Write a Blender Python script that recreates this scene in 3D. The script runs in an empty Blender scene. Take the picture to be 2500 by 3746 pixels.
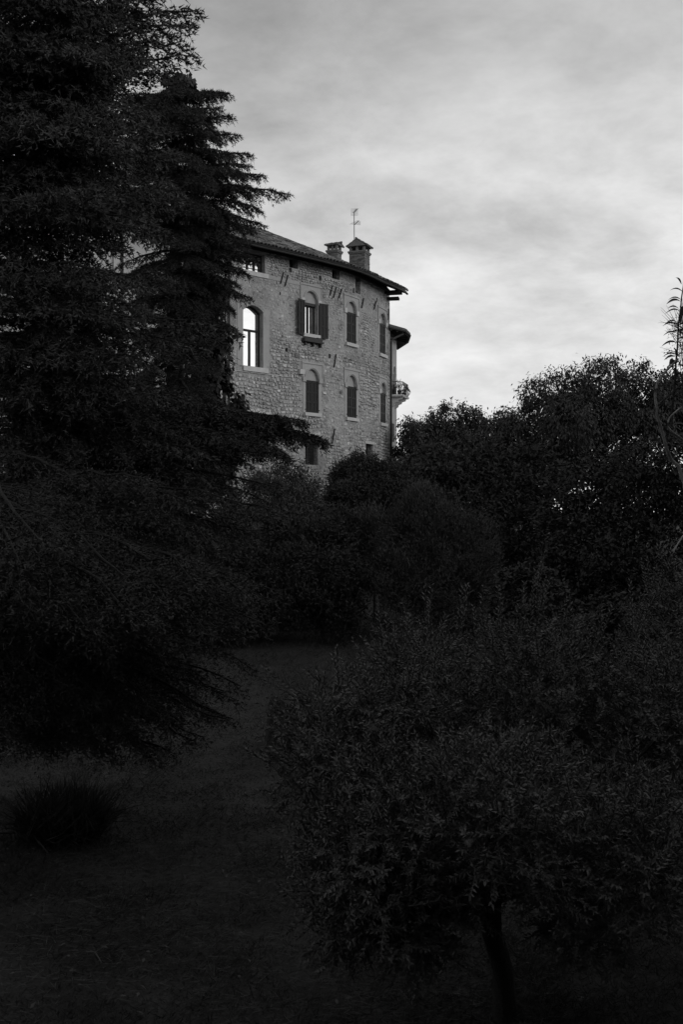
import bpy, math, random
import numpy as np
from mathutils import Vector, Matrix

# ---------------------------------------------------------------- camera, sky, sun, exposure
F = 3642.0; CX = 1250.0; CY = 1873.0; CAMZ = 4.0
SC = bpy.context.scene
COL = SC.collection
cam_d = bpy.data.cameras.new("camera"); cam = bpy.data.objects.new("camera", cam_d); COL.objects.link(cam)
cam_d.sensor_fit = 'VERTICAL'; cam_d.sensor_height = 36.0; cam_d.lens = F * 36.0 / 3746.0
cam_d.clip_start = 0.1; cam_d.clip_end = 5000
cam.location = (0, 0, CAMZ); cam.rotation_euler = (math.radians(90), 0, 0)
SC.camera = cam
SC.view_settings.view_transform = 'Standard'
SC.view_settings.look = 'None'
SC.view_settings.gamma = 1.0
SC.view_settings.use_curve_mapping = False
SC.view_settings.exposure = 0.0
SC.cycles.max_bounces = 5
SC.cycles.diffuse_bounces = 2
SC.cycles.glossy_bounces = 3

SUN_EL, SUN_AZ = 17.0, 128.0      # azimuth clockwise from +Y (straight ahead): the bright side of the sky is on the right
world = bpy.data.worlds.new("World"); SC.world = world; world.use_nodes = True
def build_world():
    nt = world.node_tree; N = nt.nodes; L = nt.links; N.clear()
    def nd(t, **kw):
        n = N.new(t)
        for k, v in kw.items(): setattr(n, k, v)
        return n
    def math_(op, a, b=None, clamp=False):
        n = nd('ShaderNodeMath', operation=op); n.use_clamp = clamp
        for i, v in enumerate((a, b)):
            if v is None: continue
            if isinstance(v, (int, float)): n.inputs[i].default_value = v
            else: L.new(v, n.inputs[i])
        return n.outputs[0]
    out = nd('ShaderNodeOutputWorld'); bg = nd('ShaderNodeBackground'); L.new(bg.outputs[0], out.inputs[0])
    sky = nd('ShaderNodeTexSky'); sky.sky_type = 'NISHITA'; sky.sun_disc = False
    sky.sun_elevation = math.radians(SUN_EL); sky.sun_rotation = math.radians(SUN_AZ)
    bw = nd('ShaderNodeRGBToBW'); L.new(sky.outputs[0], bw.inputs[0])
    tc = nd('ShaderNodeTexCoord'); sep = nd('ShaderNodeSeparateXYZ'); L.new(tc.outputs['Generated'], sep.inputs[0])
    z = math_('MAXIMUM', sep.outputs[2], 0.0)
    # direction projected on a cloud deck so that clouds flatten into streaks near the horizon
    den = math_('ADD', z, 0.38)
    px = math_('DIVIDE', sep.outputs[0], den); py = math_('DIVIDE', sep.outputs[1], den)
    cmb = nd('ShaderNodeCombineXYZ'); L.new(px, cmb.inputs[0]); L.new(py, cmb.inputs[1]); cmb.inputs[2].default_value = 14.0
    n1 = nd('ShaderNodeTexNoise'); L.new(cmb.outputs[0], n1.inputs['Vector'])
    n1.inputs['Scale'].default_value = 1.9; n1.inputs['Detail'].default_value = 5; n1.inputs['Roughness'].default_value = 0.42
    n1.inputs['Distortion'].default_value = 0.35
    mp = nd('ShaderNodeMapping'); mp.inputs['Scale'].default_value = (1.3, 1.7, 1); mp.inputs['Rotation'].default_value = (0, 0, 0.5)
    L.new(cmb.outputs[0], mp.inputs[0])
    n2 = nd('ShaderNodeTexNoise'); L.new(mp.outputs[0], n2.inputs['Vector'])
    n2.inputs['Scale'].default_value = 4.2; n2.inputs['Detail'].default_value = 6; n2.inputs['Roughness'].default_value = 0.64
    n2.inputs['Distortion'].default_value = 0.15
    a = math_('MULTIPLY', math_('SUBTRACT', n1.outputs[0], 0.5), 1.1)
    b = math_('MULTIPLY', math_('SUBTRACT', n2.outputs[0], 0.5), 0.95)
    calm = math_('MINIMUM', math_('ADD', math_('MULTIPLY', z, 3.0), 0.25), 1.0)      # clouds lose contrast towards the horizon
    mod = math_('ADD', math_('MULTIPLY', math_('ADD', a, b), calm), 1.0)
    # base brightness by height: pale towards the horizon, heavier cloud overhead
    ramp = nd('ShaderNodeValToRGB'); L.new(sep.outputs[2], ramp.inputs[0])
    el = ramp.color_ramp.elements
    el[0].position = 0.0; el[0].color = (.86, .86, .86, 1)
    el[1].position = 1.0; el[1].color = (.38, .38, .38, 1)
    for p, c in ((0.12, .85), (0.22, .76), (0.33, .59), (0.44, .41), (0.60, .38)):
        e = el.new(p); e.color = (c, c, c, 1)
    rb = nd('ShaderNodeRGBToBW'); L.new(ramp.outputs[0], rb.inputs[0])
    side = math_('ADD', math_('MULTIPLY', sep.outputs[0], 0.30), 1.0)      # brighter towards the low sun on the right
    cl = math_('MULTIPLY', math_('MULTIPLY', rb.outputs[0], mod), side)
    clb = math_('MULTIPLY', cl, 10.7)                                       # the cloud deck at the strength-0.1 scale
    tot = math_('ADD', math_('MULTIPLY', clb, 0.93), math_('MULTIPLY', bw.outputs[0], 0.07))
    rgb = nd('ShaderNodeCombineXYZ')
    for i in range(3): L.new(tot, rgb.inputs[i])
    L.new(rgb.outputs[0], bg.inputs[0]); bg.inputs[1].default_value = 0.1
build_world()
sun_d = bpy.data.lights.new("sun", 'SUN'); sun_d.energy = 0.65; sun_d.angle = math.radians(14); sun_d.color = (1, 1, 1)
sun = bpy.data.objects.new("sun", sun_d); COL.objects.link(sun)
_e, _a = math.radians(SUN_EL), math.radians(SUN_AZ)
sun.rotation_euler = Vector((math.sin(_a)*math.cos(_e), math.cos(_a)*math.cos(_e), math.sin(_e))).to_track_quat('Z', 'Y').to_euler()

rng = np.random.default_rng(7); R = random.Random(11)

def at(px, py, Y):
    return Vector(((px-CX)/F*Y, Y, CAMZ + (CY-py)/F*Y))
def hz(py, D):
    return CAMZ + (CY-py)/F*D

# ---------------------------------------------------------------- materials
def material(name, base, rough=0.9, spec=0.2, vary=0.35, scale=3.0, fine=30.0, fine_amt=0.15, bump=0.0, bscale=20.0, tone=False, metal=0.0, wear_shade=None, transl=0.0):
    m = bpy.data.materials.new(name); m.use_nodes = True
    nt = m.node_tree; N = nt.nodes; L = nt.links
    p = N['Principled BSDF']
    p.inputs['Roughness'].default_value = rough; p.inputs['Specular IOR Level'].default_value = spec
    p.inputs['Metallic'].default_value = metal
    geo = N.new('ShaderNodeNewGeometry')
    def noise(sc, det=4):
        n = N.new('ShaderNodeTexNoise'); n.inputs['Scale'].default_value = sc; n.inputs['Detail'].default_value = det
        L.new(geo.outputs['Position'], n.inputs['Vector']); return n.outputs[0]
    def mth(op, a, b, c=None):
        n = N.new('ShaderNodeMath'); n.operation = op
        for i, v in enumerate((a, b, c)):
            if v is None: continue
            if isinstance(v, (int, float)): n.inputs[i].default_value = v
            else: L.new(v, n.inputs[i])
        return n.outputs[0]
    f = mth('MULTIPLY_ADD', mth('SUBTRACT', noise(scale), 0.5), vary*2.2, 1.0)
    f2 = mth('MULTIPLY_ADD', mth('SUBTRACT', noise(fine, 3), 0.5), fine_amt*2.2, 1.0)
    v = mth('MULTIPLY', mth('MULTIPLY', f, f2), base)
    if tone:
        at_ = N.new('ShaderNodeAttribute'); at_.attribute_name = 'tone'; v = mth('MULTIPLY', v, at_.outputs['Fac'])
    for wr_ in ([wear_shade] if wear_shade and not isinstance(wear_shade[0], tuple) else (wear_shade or [])):      # stains, and in the mortar shaded pits as colour (scale, threshold, amount)
        w = noise(wr_[0], 6)
        w = mth('MULTIPLY', mth('SUBTRACT', w, wr_[1]), 9.0); w.node.use_clamp = True
        v = mth('MULTIPLY', v, mth('MULTIPLY_ADD', w, -wr_[2], 1.0))
    v = mth('MAXIMUM', v, 0.002)
    c = N.new('ShaderNodeCombineXYZ')
    for i in range(3): L.new(v, c.inputs[i])
    L.new(c.outputs[0], p.inputs['Base Color'])
    if bump:
        b = N.new('ShaderNodeBump'); b.inputs['Strength'].default_value = 1.0; b.inputs['Distance'].default_value = bump
        L.new(noise(bscale, 6), b.inputs['Height']); L.new(b.outputs[0], p.inputs['Normal'])
    return m
M = {}
M['mortar'] = material('mortar', .34, vary=.32, scale=.6, fine=10, fine_amt=.3, bump=.12, bscale=6, wear_shade=((5.5, .60, .45), (1.15, .53, .24)))  # fine blotches put the shade of small pits into the colour, broad ones stain
M['stone'] = material('stone', .41, vary=.34, scale=.6, fine=11, fine_amt=.4, bump=.05, bscale=13, tone=True, wear_shade=((1.15, .53, .24), (4.0, .60, .3)))
M['plaster'] = material('plaster', .35, vary=.12, scale=1.2, fine=9, fine_amt=.12, bump=.008, bscale=8, wear_shade=(2.3, .60, .2))
M['pale_plaster'] = material('pale_plaster', .42, vary=.1, scale=.6, fine=7, fine_amt=.06, bump=.004, wear_shade=(.9, .6, .12))
M['pale_stone'] = material('pale_stone', .5, vary=.15, scale=3, fine=20, fine_amt=.1, bump=.006)
M['tile'] = material('tile', .13, vary=.35, scale=1.6, fine=9, fine_amt=.5, bump=.01, tone=True)
M['brick'] = material('brick', .17, vary=.2, scale=4, fine=15, fine_amt=.3, bump=.01, tone=True)
M['joint'] = material('joint', .17, vary=.2, scale=4, fine=25, fine_amt=.3)
M['wood'] = material('wood', .05, rough=.75, vary=.2, scale=5, fine=40, fine_amt=.3, bump=.004)
M['eave_wood'] = material('eave_wood', .04, vary=.2, scale=3, fine=25, fine_amt=.25)
M['shutter'] = material('shutter', .018, rough=.6, spec=.25, vary=.22, scale=3, fine=30, fine_amt=.25, bump=.003)
M['frame'] = material('frame', .02, rough=.5, vary=.1)
M['iron'] = material('iron', .025, rough=.55, spec=.3, vary=.2, scale=8)
M['dark_metal'] = material('dark_metal', .03, rough=.6, metal=.0, vary=.15)
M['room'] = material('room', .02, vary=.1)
M['bark'] = material('bark', .03, vary=.3, scale=6, fine=40, fine_amt=.4, bump=.02, bscale=30)
M['pale_bark'] = material('pale_bark', .26, rough=.6, vary=.3, scale=9, fine=40, fine_amt=.3, bump=.004, bscale=40)
M['twig'] = material('twig', .10, vary=.25, scale=8)
M['cedar'] = material('cedar', .062, rough=.7, spec=.12, vary=.45, scale=1.3, fine=9, fine_amt=.35)
M['cedar_far'] = material('cedar_far', .04, rough=.75, spec=.1, vary=.4, scale=.9, fine=6, fine_amt=.3)
M['olive'] = material('olive', .105, rough=.5, spec=.2, vary=.3, scale=2.2, fine=25, fine_amt=.3)
M['leaf'] = material('leaf', .05, rough=.6, spec=.15, vary=.4, scale=.5, fine=5, fine_amt=.3)
M['leaf_dark'] = material('leaf_dark', .045, rough=.7, spec=.1, vary=.35, scale=.8, fine=6, fine_amt=.3)
M['shrub'] = material('shrub', .075, rough=.8, spec=.1, vary=.4, scale=.9, fine=6, fine_amt=.35)
M['grass'] = material('grass', .055, rough=.8, spec=.1, vary=.8, scale=.45, fine=5, fine_amt=.4)
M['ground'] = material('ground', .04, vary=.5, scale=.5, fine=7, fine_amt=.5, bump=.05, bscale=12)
M['straw'] = material('straw', .10, vary=.4, scale=3)
def glass_mat():
    m = bpy.data.materials.new('window_glass'); m.use_nodes = True
    p = m.node_tree.nodes['Principled BSDF']
    p.inputs['Base Color'].default_value = (.80, .80, .80, 1); p.inputs['Metallic'].default_value = 1.0
    p.inputs['Roughness'].default_value = .015
    N = m.node_tree.nodes; L = m.node_tree.links
    n = N.new('ShaderNodeTexNoise'); n.inputs['Scale'].default_value = 1.3
    g = N.new('ShaderNodeNewGeometry'); L.new(g.outputs['Position'], n.inputs['Vector'])
    b = N.new('ShaderNodeBump'); b.inputs['Distance'].default_value = .006; L.new(n.outputs[0], b.inputs['Height']); L.new(b.outputs[0], p.inputs['Normal'])
    return m
M['glass'] = glass_mat()

# ---------------------------------------------------------------- object helpers
def link(name, me, mat=None, parent=None):
    if mat is not None and len(me.materials) == 0: me.materials.append(mat)
    o = bpy.data.objects.new(name, me); COL.objects.link(o)
    if parent is not None: o.parent = parent
    return o
def tag(o, label=None, cat=None, group=None, kind=None):
    for k, v in (('label', label), ('category', cat), ('group', group), ('kind', kind)):
        if v: o[k] = v
    return o
def empty(name, label, cat, group=None):
    o = bpy.data.objects.new(name, None); COL.objects.link(o); o.empty_display_size = .2
    return tag(o, label, cat, group)

class MB:
    """collects faces; build() links them as ONE mesh"""
    def __init__(s): s.v = []; s.f = []; s.t = []
    def add(s, vs, fs, tone=1.0):
        n = len(s.v); s.v += [tuple(p) for p in vs]; s.f += [tuple(i+n for i in f) for f in fs]; s.t += [tone]*len(fs)
        return s
    def hexa(s, b, t, tone=1.0):      # two loops of equal length: bottom and top
        n = len(b)
        fs = [tuple(reversed(range(n))), tuple(range(n, 2*n))] + [(i, (i+1) % n, n+(i+1) % n, n+i) for i in range(n)]
        return s.add(list(b)+list(t), fs, tone)
    def box(s, c, x, y, z, tone=1.0): # centre and three half-axis vectors
        c, x, y, z = Vector(c), Vector(x), Vector(y), Vector(z)
        return s.hexa([c-x-y-z, c+x-y-z, c+x+y-z, c-x+y-z], [c-x-y+z, c+x-y+z, c+x+y+z, c-x+y+z], tone)
    def tube(s, pts, rad, n=6, caps=True):
        pts = [Vector(p) for p in pts]; k = len(pts)
        if not hasattr(rad, '__len__'): rad = [rad]*k
        vs = []; up = Vector((0, 0, 1))
        for i, p in enumerate(pts):
            t = (pts[min(i+1, k-1)]-pts[max(i-1, 0)]).normalized()
            a = t.cross(up)
            if a.length < .15: a = t.cross(Vector((1, 0, 0)))
            a.normalize(); b = a.cross(t)
            vs += [p + (a*math.cos(2*math.pi*j/n)+b*math.sin(2*math.pi*j/n))*rad[i] for j in range(n)]
        fs = [(i*n+j, i*n+(j+1) % n, (i+1)*n+(j+1) % n, (i+1)*n+j) for i in range(k-1) for j in range(n)]
        if caps: fs += [tuple(range(n)), tuple(reversed(range((k-1)*n, k*n)))]
        return s.add(vs, fs)
    def mesh(s, name, tone=False):
        me = bpy.data.meshes.new(name); me.from_pydata(s.v, [], s.f)
        if tone:
            a = me.attributes.new('tone', 'FLOAT', 'FACE'); a.data.foreach_set('value', np.array(s.t, dtype=np.float32))
        me.validate(); me.update(); return me
    def build(s, name, mat, parent=None, tone=False, smooth=False):
        me = s.mesh(name, tone)
        if smooth:
            me.polygons.foreach_set('use_smooth', np.ones(len(me.polygons), dtype=bool))
        return link(name, me, mat, parent)

def poly_mesh(name, arr):             # arr: (n, k, 3) separate k-gons, built with foreach_set
    arr = np.ascontiguousarray(arr, dtype=np.float32); n, k, _ = arr.shape
    me = bpy.data.meshes.new(name); me.vertices.add(n*k); me.vertices.foreach_set('co', arr.reshape(-1))
    me.loops.add(n*k); me.loops.foreach_set('vertex_index', np.arange(n*k, dtype=np.int32))
    me.polygons.add(n); me.polygons.foreach_set('loop_start', np.arange(0, n*k, k, dtype=np.int32))
    try: me.polygons.foreach_set('loop_total', np.full(n, k, dtype=np.int32))
    except Exception: pass
    me.update(calc_edges=True); return me
def norm(a): return a/np.maximum(np.linalg.norm(a, axis=-1, keepdims=True), 1e-9)
def rand_dir(n): return norm(rng.normal(size=(n, 3)))
def leaves(P, D, L, W, N=None, curl=0.0):     # rhombic leaves, (n,4,3)
    n = len(P); D = norm(D)
    if N is None: N = rand_dir(n)
    S = norm(np.cross(D, N)); L = np.broadcast_to(np.asarray(L, float), (n,))[:, None]; W = np.broadcast_to(np.asarray(W, float), (n,))[:, None]
    U = norm(np.cross(S, D))
    tip = P + D*L - U*L*curl
    mid = P + D*L*.45
    return np.stack([P, mid+S*W*.5, tip, mid-S*W*.5], 1)
def needles(P, D, L, W):                       # slim triangles, (n,3,3)
    n = len(P); D = norm(D); S = norm(np.cross(D, rand_dir(n))); L = np.broadcast_to(np.asarray(L, float), (n,))[:, None]
    W = np.broadcast_to(np.asarray(W, float), (n,))[:, None]
    return np.stack([P-S*W*.5, P+S*W*.5, P+D*L], 1)

# ---------------------------------------------------------------- terrain
def smooth(x, a, b):
    t = np.clip((x-a)/(b-a), 0, 1); return t*t*(3-2*t)
def gz(x, y):
    x = np.asarray(x, float); y = np.asarray(y, float)
    left = 1-smooth(x, -1.5, 2.5)
    y0 = 33.25*left + 34*(1-left); y1 = 33.5*left + 50*(1-left)
    t = np.clip((y-y0)/(y1-y0), 0, 1); t = t*t*(3-2*t)
    z = t*(3.45*left+2.6*(1-left))
    z = z + .35*smooth(y, 18, 33)*(1-t)
    z = z + 2.2*(1-smooth(y, -1.0, 4.5))
    z = z + .10*np.sin(x*.55+1.3)*np.cos(y*.41)*smooth(y, 4, 8) + .03*np.sin(x*1.9+y*1.3)
    z = z + .25*smooth(-x, 6, 14)*(1-t)
    return z
def build_ground():
    ax = np.concatenate([-np.geomspace(1500, 26, 14), np.arange(-25, 25.01, .5), np.geomspace(26, 1500, 14)])
    ay = np.concatenate([-np.geomspace(1500, 12, 12), np.arange(-11, 32.6, .5), np.arange(33, 34.2, .125), np.arange(34.5, 72, .75), np.geomspace(73, 2500, 16)])
    X, Y = np.meshgrid(ax, ay); Z = gz(X, Y); nx, ny = len(ax), len(ay)
    vs = np.stack([X, Y, Z], -1).reshape(-1, 3)
    i = np.arange(nx-1)[None, :]+np.arange(ny-1)[:, None]*nx
    fs = np.stack([i, i+1, i+nx+1, i+nx], -1).reshape(-1, 4)
    me = bpy.data.meshes.new('ground'); me.from_pydata(vs.tolist(), [], fs.tolist()); me.update()
    me.polygons.foreach_set('use_smooth', np.ones(len(me.polygons), dtype=bool))
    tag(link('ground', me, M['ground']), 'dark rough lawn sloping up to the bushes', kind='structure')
build_ground()

# ---------------------------------------------------------------- wall path: point from (s along the wall, z, o outward)
class Path:
    def __init__(s, pts, smooth_=True, ext=(6, 3)):
        pts = [np.array(p, float) for p in pts]
        if smooth_:
            P = [2*pts[0]-pts[1]]+pts+[2*pts[-1]-pts[-2]]; out = []
            for i in range(1, len(P)-2):
                for t in np.linspace(0, 1, 12, endpoint=False):
                    a, b, c, d = P[i-1:i+3]
                    out.append(.5*((2*b)+(-a+c)*t+(2*a-5*b+4*c-d)*t*t+(-a+3*b-3*c+d)*t**3))
            out.append(pts[-1]); pts = out
        e0 = pts[0]-pts[1]; e0 = e0/np.linalg.norm(e0); e1 = pts[-1]-pts[-2]; e1 = e1/np.linalg.norm(e1)
        full = [pts[0]+e0*ext[0]]+pts+[pts[-1]+e1*ext[1]]
        s.p = np.array(full); d = np.linalg.norm(np.diff(s.p, axis=0), axis=1); s.s = np.concatenate([[0], np.cumsum(d)])-ext[0]
        s.len = s.s[-1]-ext[1]
        t = np.gradient(s.p, s.s, axis=0); s.t = t/np.linalg.norm(t, axis=1, keepdims=True)
    def xy(s, q): return np.array([np.interp(q, s.s, s.p[:, 0]), np.interp(q, s.s, s.p[:, 1])])
    def tan(s, q):
        t = np.array([np.interp(q, s.s, s.t[:, 0]), np.interp(q, s.s, s.t[:, 1])]); return t/np.linalg.norm(t)
    def nor(s, q): t = s.tan(q); return np.array([t[1], -t[0]])
    def P(s, q, z, o=0.0):
        a = s.xy(q)+s.nor(q)*o; return Vector((a[0], a[1], z))
    def at_px(s, px):
        q = np.linspace(s.s[0], s.s[-1], 4000); X = np.interp(q, s.s, s.p[:, 0]); Y = np.interp(q, s.s, s.p[:, 1])
        return float(q[np.argmin(np.abs(X/Y*F+CX-px))])
    def z_px(s, px, py): q = s.at_px(px); return CAMZ+(CY-py)/F*s.xy(q)[1]
    def box(s, mb, s0, s1, z0, z1, o0, o1, tone=1.0, step=.8, sk=0.0):
        n = max(1, int(math.ceil((s1-s0)/step)))
        for i in range(n):
            a = s0+(s1-s0)*i/n; b = s0+(s1-s0)*(i+1)/n
            mb.hexa([s.P(a, z0, o1), s.P(b, z0, o1), s.P(b, z0, o0), s.P(a, z0, o0)],
                    [s.P(a+sk, z1, o1), s.P(b+sk, z1, o1), s.P(b+sk, z1, o0), s.P(a+sk, z1, o0)], tone)
        return mb
W = Path([(-5.8, 49.8), (-4.55, 51.0), (-1.70, 53.7), (.54, 56.3), (2.48, 60.2), (3.0, 62.1)], ext=(1.0, 1.6))
A = Path([(3.0, 62.12), (3.16, 64.0), (3.65, 65.8), (3.72, 69.5)], smooth_=False, ext=(.01, .01))
WALL0, WALLTOP = 2.3, CAMZ+13.86

# openings: dict(s0,s1,z0,z1 rect top/spring, arch rise)
def opening(px0, px1, h0, h1, rise=0.0):
    return dict(s0=W.at_px(px0), s1=W.at_px(px1), z0=CAMZ+h0, z1=CAMZ+h1, rise=rise)
O_big = opening(889, 962, 7.42, 10.28, .30)
O_att = opening(889, 970, 12.33, 13.30)
O_lin = opening(900, 982, 3.0, 5.06)
O_grl = opening(1117, 1164, 2.55, 4.10)
O_gr2 = opening(1339, 1366, 2.8, 3.98)
def arched(pxa, pxb, sill, top, rise): return opening(pxa, pxb, sill, top, rise)
O_u2 = arched(1113, 1162, 9.58, 11.32, .60)
O_l2 = arched(1118, 1166, 5.34, 7.10, .62)
O_u3 = arched(1268, 1303, 9.52, 11.28, .62)
O_l3 = arched(1269, 1304.5, 5.32, 7.10, .64)
O_u4 = arched(1389, 1410.5, 9.52, 11.40, .60)
O_l4 = arched(1392, 1411.5, 5.36, 7.22, .60)
putlogs = []
for px, py, w, hgt in ((1063, 988, .2, .24), (1172, 1018, .2, .26), (1295, 1063, .22, .28), (1049, 1280, .2, .2), (1207, 1303, .2, .24),
                       (1380, 1097, .2, .24), (1414, 1116, .2, .24), (1025, 1074, .1, .16)):
    q = W.at_px(px); z = W.z_px(px, py); putlogs.append(dict(s0=q-w/2, s1=q+w/2, z0=z-hgt/2, z1=z+hgt/2, rise=0))
vents = []
for px, w, h0 in ((1075, .62, 12.95), (1230, .66, 12.9), (1310.5, .62, 12.5)):
    q = W.at_px(px); vents.append(dict(s0=q-w/2, s1=q+w/2, z0=CAMZ+h0, z1=CAMZ+13.5, rise=0))
OPEN = [O_big, O_att, O_lin, O_grl, O_gr2, O_u2, O_l2, O_u3, O_l3, O_u4, O_l4]+putlogs+vents

house = empty('stone_building', 'tall curved rubble stone building with tiled eaves and dark shutters behind the cedar', 'building')

def arch_pts(o, n=10, extra=0.0):     # (s,z) points along the arch from left spring to right spring
    if o['rise'] < .35:       # segmental arch
        c = (o['s0']+o['s1'])/2; hw = (o['s1']-o['s0'])/2+extra
        return [(c+hw*(2*i/n-1), o['z1']+extra+o['rise']*(1-(2*i/n-1)**2)) for i in range(n+1)]
    c = (o['s0']+o['s1'])/2; hw = (o['s1']-o['s0'])/2+extra; r = o['rise']+extra
    return [(c-hw*math.cos(math.pi*i/n), o['z1']+r*math.sin(math.pi*i/n)) for i in range(n+1)]
def build_wall():
    mb = MB(); th = .45
    ss = set(np.arange(0, W.len, .5).tolist()+[0, W.len]); zs = {WALL0, WALLTOP}
    rects = [(o['s0'], o['s1'], o['z0'], o['z1']+o['rise']) for o in OPEN]
    for a, b, c, d in rects: ss |= {a, b}; zs |= {c, d}
    ss = sorted(ss); zs = sorted(zs)
    ss = [q for i, q in enumerate(ss) if i == 0 or q-ss[i-1] > 1e-4]
    for i in range(len(ss)-1):
        cs = (ss[i]+ss[i+1])/2
        run = None
        for j in range(len(zs)-1):
            cz = (zs[j]+zs[j+1])/2
            hole = any(a < cs < b and c < cz < d for a, b, c, d in rects)
            if not hole:
                mb.add([W.P(ss[i], zs[j]), W.P(ss[i+1], zs[j]), W.P(ss[i+1], zs[j+1]), W.P(ss[i], zs[j+1])], [(0, 1, 2, 3)])
    for o in OPEN:
        d = -th
        s0, s1, z0, z1 = o['s0'], o['s1'], o['z0'], o['z1']
        if o['rise']:
            ap = arch_pts(o); zt = z1+o['rise']
            for k in range(len(ap)-1):
                (a, za), (b, zb) = ap[k], ap[k+1]
                mb.add([W.P(a, za), W.P(b, zb), W.P(b, zt), W.P(a, zt)], [(0, 1, 2, 3)])
                mb.add([W.P(a, za), W.P(a, za, d), W.P(b, zb, d), W.P(b, zb)], [(0, 1, 2, 3)])
        else:
            mb.add([W.P(s0, z1), W.P(s0, z1, d), W.P(s1, z1, d), W.P(s1, z1)], [(0, 1, 2, 3)])
        mb.add([W.P(s0, z0), W.P(s0, z0, d), W.P(s0, z1, d), W.P(s0, z1)], [(0, 1, 2, 3)])
        mb.add([W.P(s1, z0), W.P(s1, z1), W.P(s1, z1, d), W.P(s1, z0, d)], [(0, 1, 2, 3)])
        mb.add([W.P(s0, z0), W.P(s1, z0), W.P(s1, z0, d), W.P(s0, z0, d)], [(0, 1, 2, 3)])
    mb.build('wall', M['mortar'], house)
    # inner core closes the rooms behind the openings (dark)
    c = MB(); q = np.linspace(0, W.len, 16)
    for i in range(15):
        c.add([W.P(q[i], WALL0, -th-.02), W.P(q[i+1], WALL0, -th-.02), W.P(q[i+1], WALLTOP, -th-.02), W.P(q[i], WALLTOP, -th-.02)], [(0, 1, 2, 3)])
    c.build('inner_wall', M['room'], house)
build_wall()

# smooth plaster zones (s0,s1,z0,z1): no stones there
plaster = []
def rect_px(px0, px1, h0, h1): return (W.at_px(px0), W.at_px(px1), CAMZ+h0, CAMZ+h1)
plaster.append(rect_px(866, 987, 7.1, 10.9))
plaster.append(rect_px(826, 868, 8.6, 9.9))
for o in (O_u2, O_u3, O_l2, O_l3): plaster.append((o['s0']-.30, o['s1']+.30, o['z0']-.12, o['z1']+o['rise']+.42))
for o in (O_u4, O_l4): plaster.append((o['s0']-.26, o['s1']+.26, o['z0']-.12, o['z1']+o['rise']+.36))
plaster.append((0, W.at_px(1101), CAMZ+12.08, CAMZ+12.32))
plaster.append(rect_px(1163, 1183, 2.3, 4.0))
plaster.append(rect_px(1098, 1117, 2.3, 4.0))
def in_plaster(a, b, c, d):
    for r in plaster:
        if b > r[0]+.03 and a < r[1]-.03 and d > r[2]+.02 and c < r[3]-.02: return True
    return False
def blocked(a, b, c, d):
    for o in OPEN:
        if b > o['s0'] and a < o['s1'] and d > o['z0'] and c < o['z1']+o['rise']: return True
    return False
def value_noise(s, z, sc, seed=0):
    def h(i, j): return (math.sin(i*127.1+j*311.7+seed*74.7)*43758.5453) % 1.0
    x, y = s*sc, z*sc; i, j = math.floor(x), math.floor(y); fx, fy = x-i, y-j
    fx = fx*fx*(3-2*fx); fy = fy*fy*(3-2*fy)
    return (h(i, j)*(1-fx)+h(i+1, j)*fx)*(1-fy)+(h(i, j+1)*(1-fx)+h(i+1, j+1)*fx)*fy
def stone_geo(path, s0, s1, z0, z1, prot, irregular):
    cs, cz = (s0+s1)/2, (z0+z1)/2; hw, hh = (s1-s0)/2, (z1-z0)/2; n = 8; outer = []; inner = []
    tilt = R.uniform(-.12, .12)
    for k in range(n):
        a = 2*math.pi*(k+.5)/n; ca, sa = math.cos(a), math.sin(a)
        p = 2.0/ (5.0 if irregular < .5 else 3.0)
        p = 2.0/R.choice((2.6, 3.2, 4.5)); x = math.copysign(abs(ca)**p, ca)*hw*1.02; y = math.copysign(abs(sa)**p, sa)*hh*1.02
        j = 1+R.uniform(-.16, .08)*(.6+irregular); x *= j; y *= 1+R.uniform(-.18, .08)*(.6+irregular)
        y += x*tilt*irregular
        f = R.uniform(.70, .88)
        outer.append(path.P(cs+x, cz+y, .012)); inner.append(path.P(cs+x*f, cz+y*f, prot*R.uniform(.75, 1.2)))
    base = [path.P(0, 0)]
    vs = outer+inner; fs = [(i, (i+1) % n, n+(i+1) % n, n+i) for i in range(n)]+[tuple(range(n, 2*n))]
    return vs, fs
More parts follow.
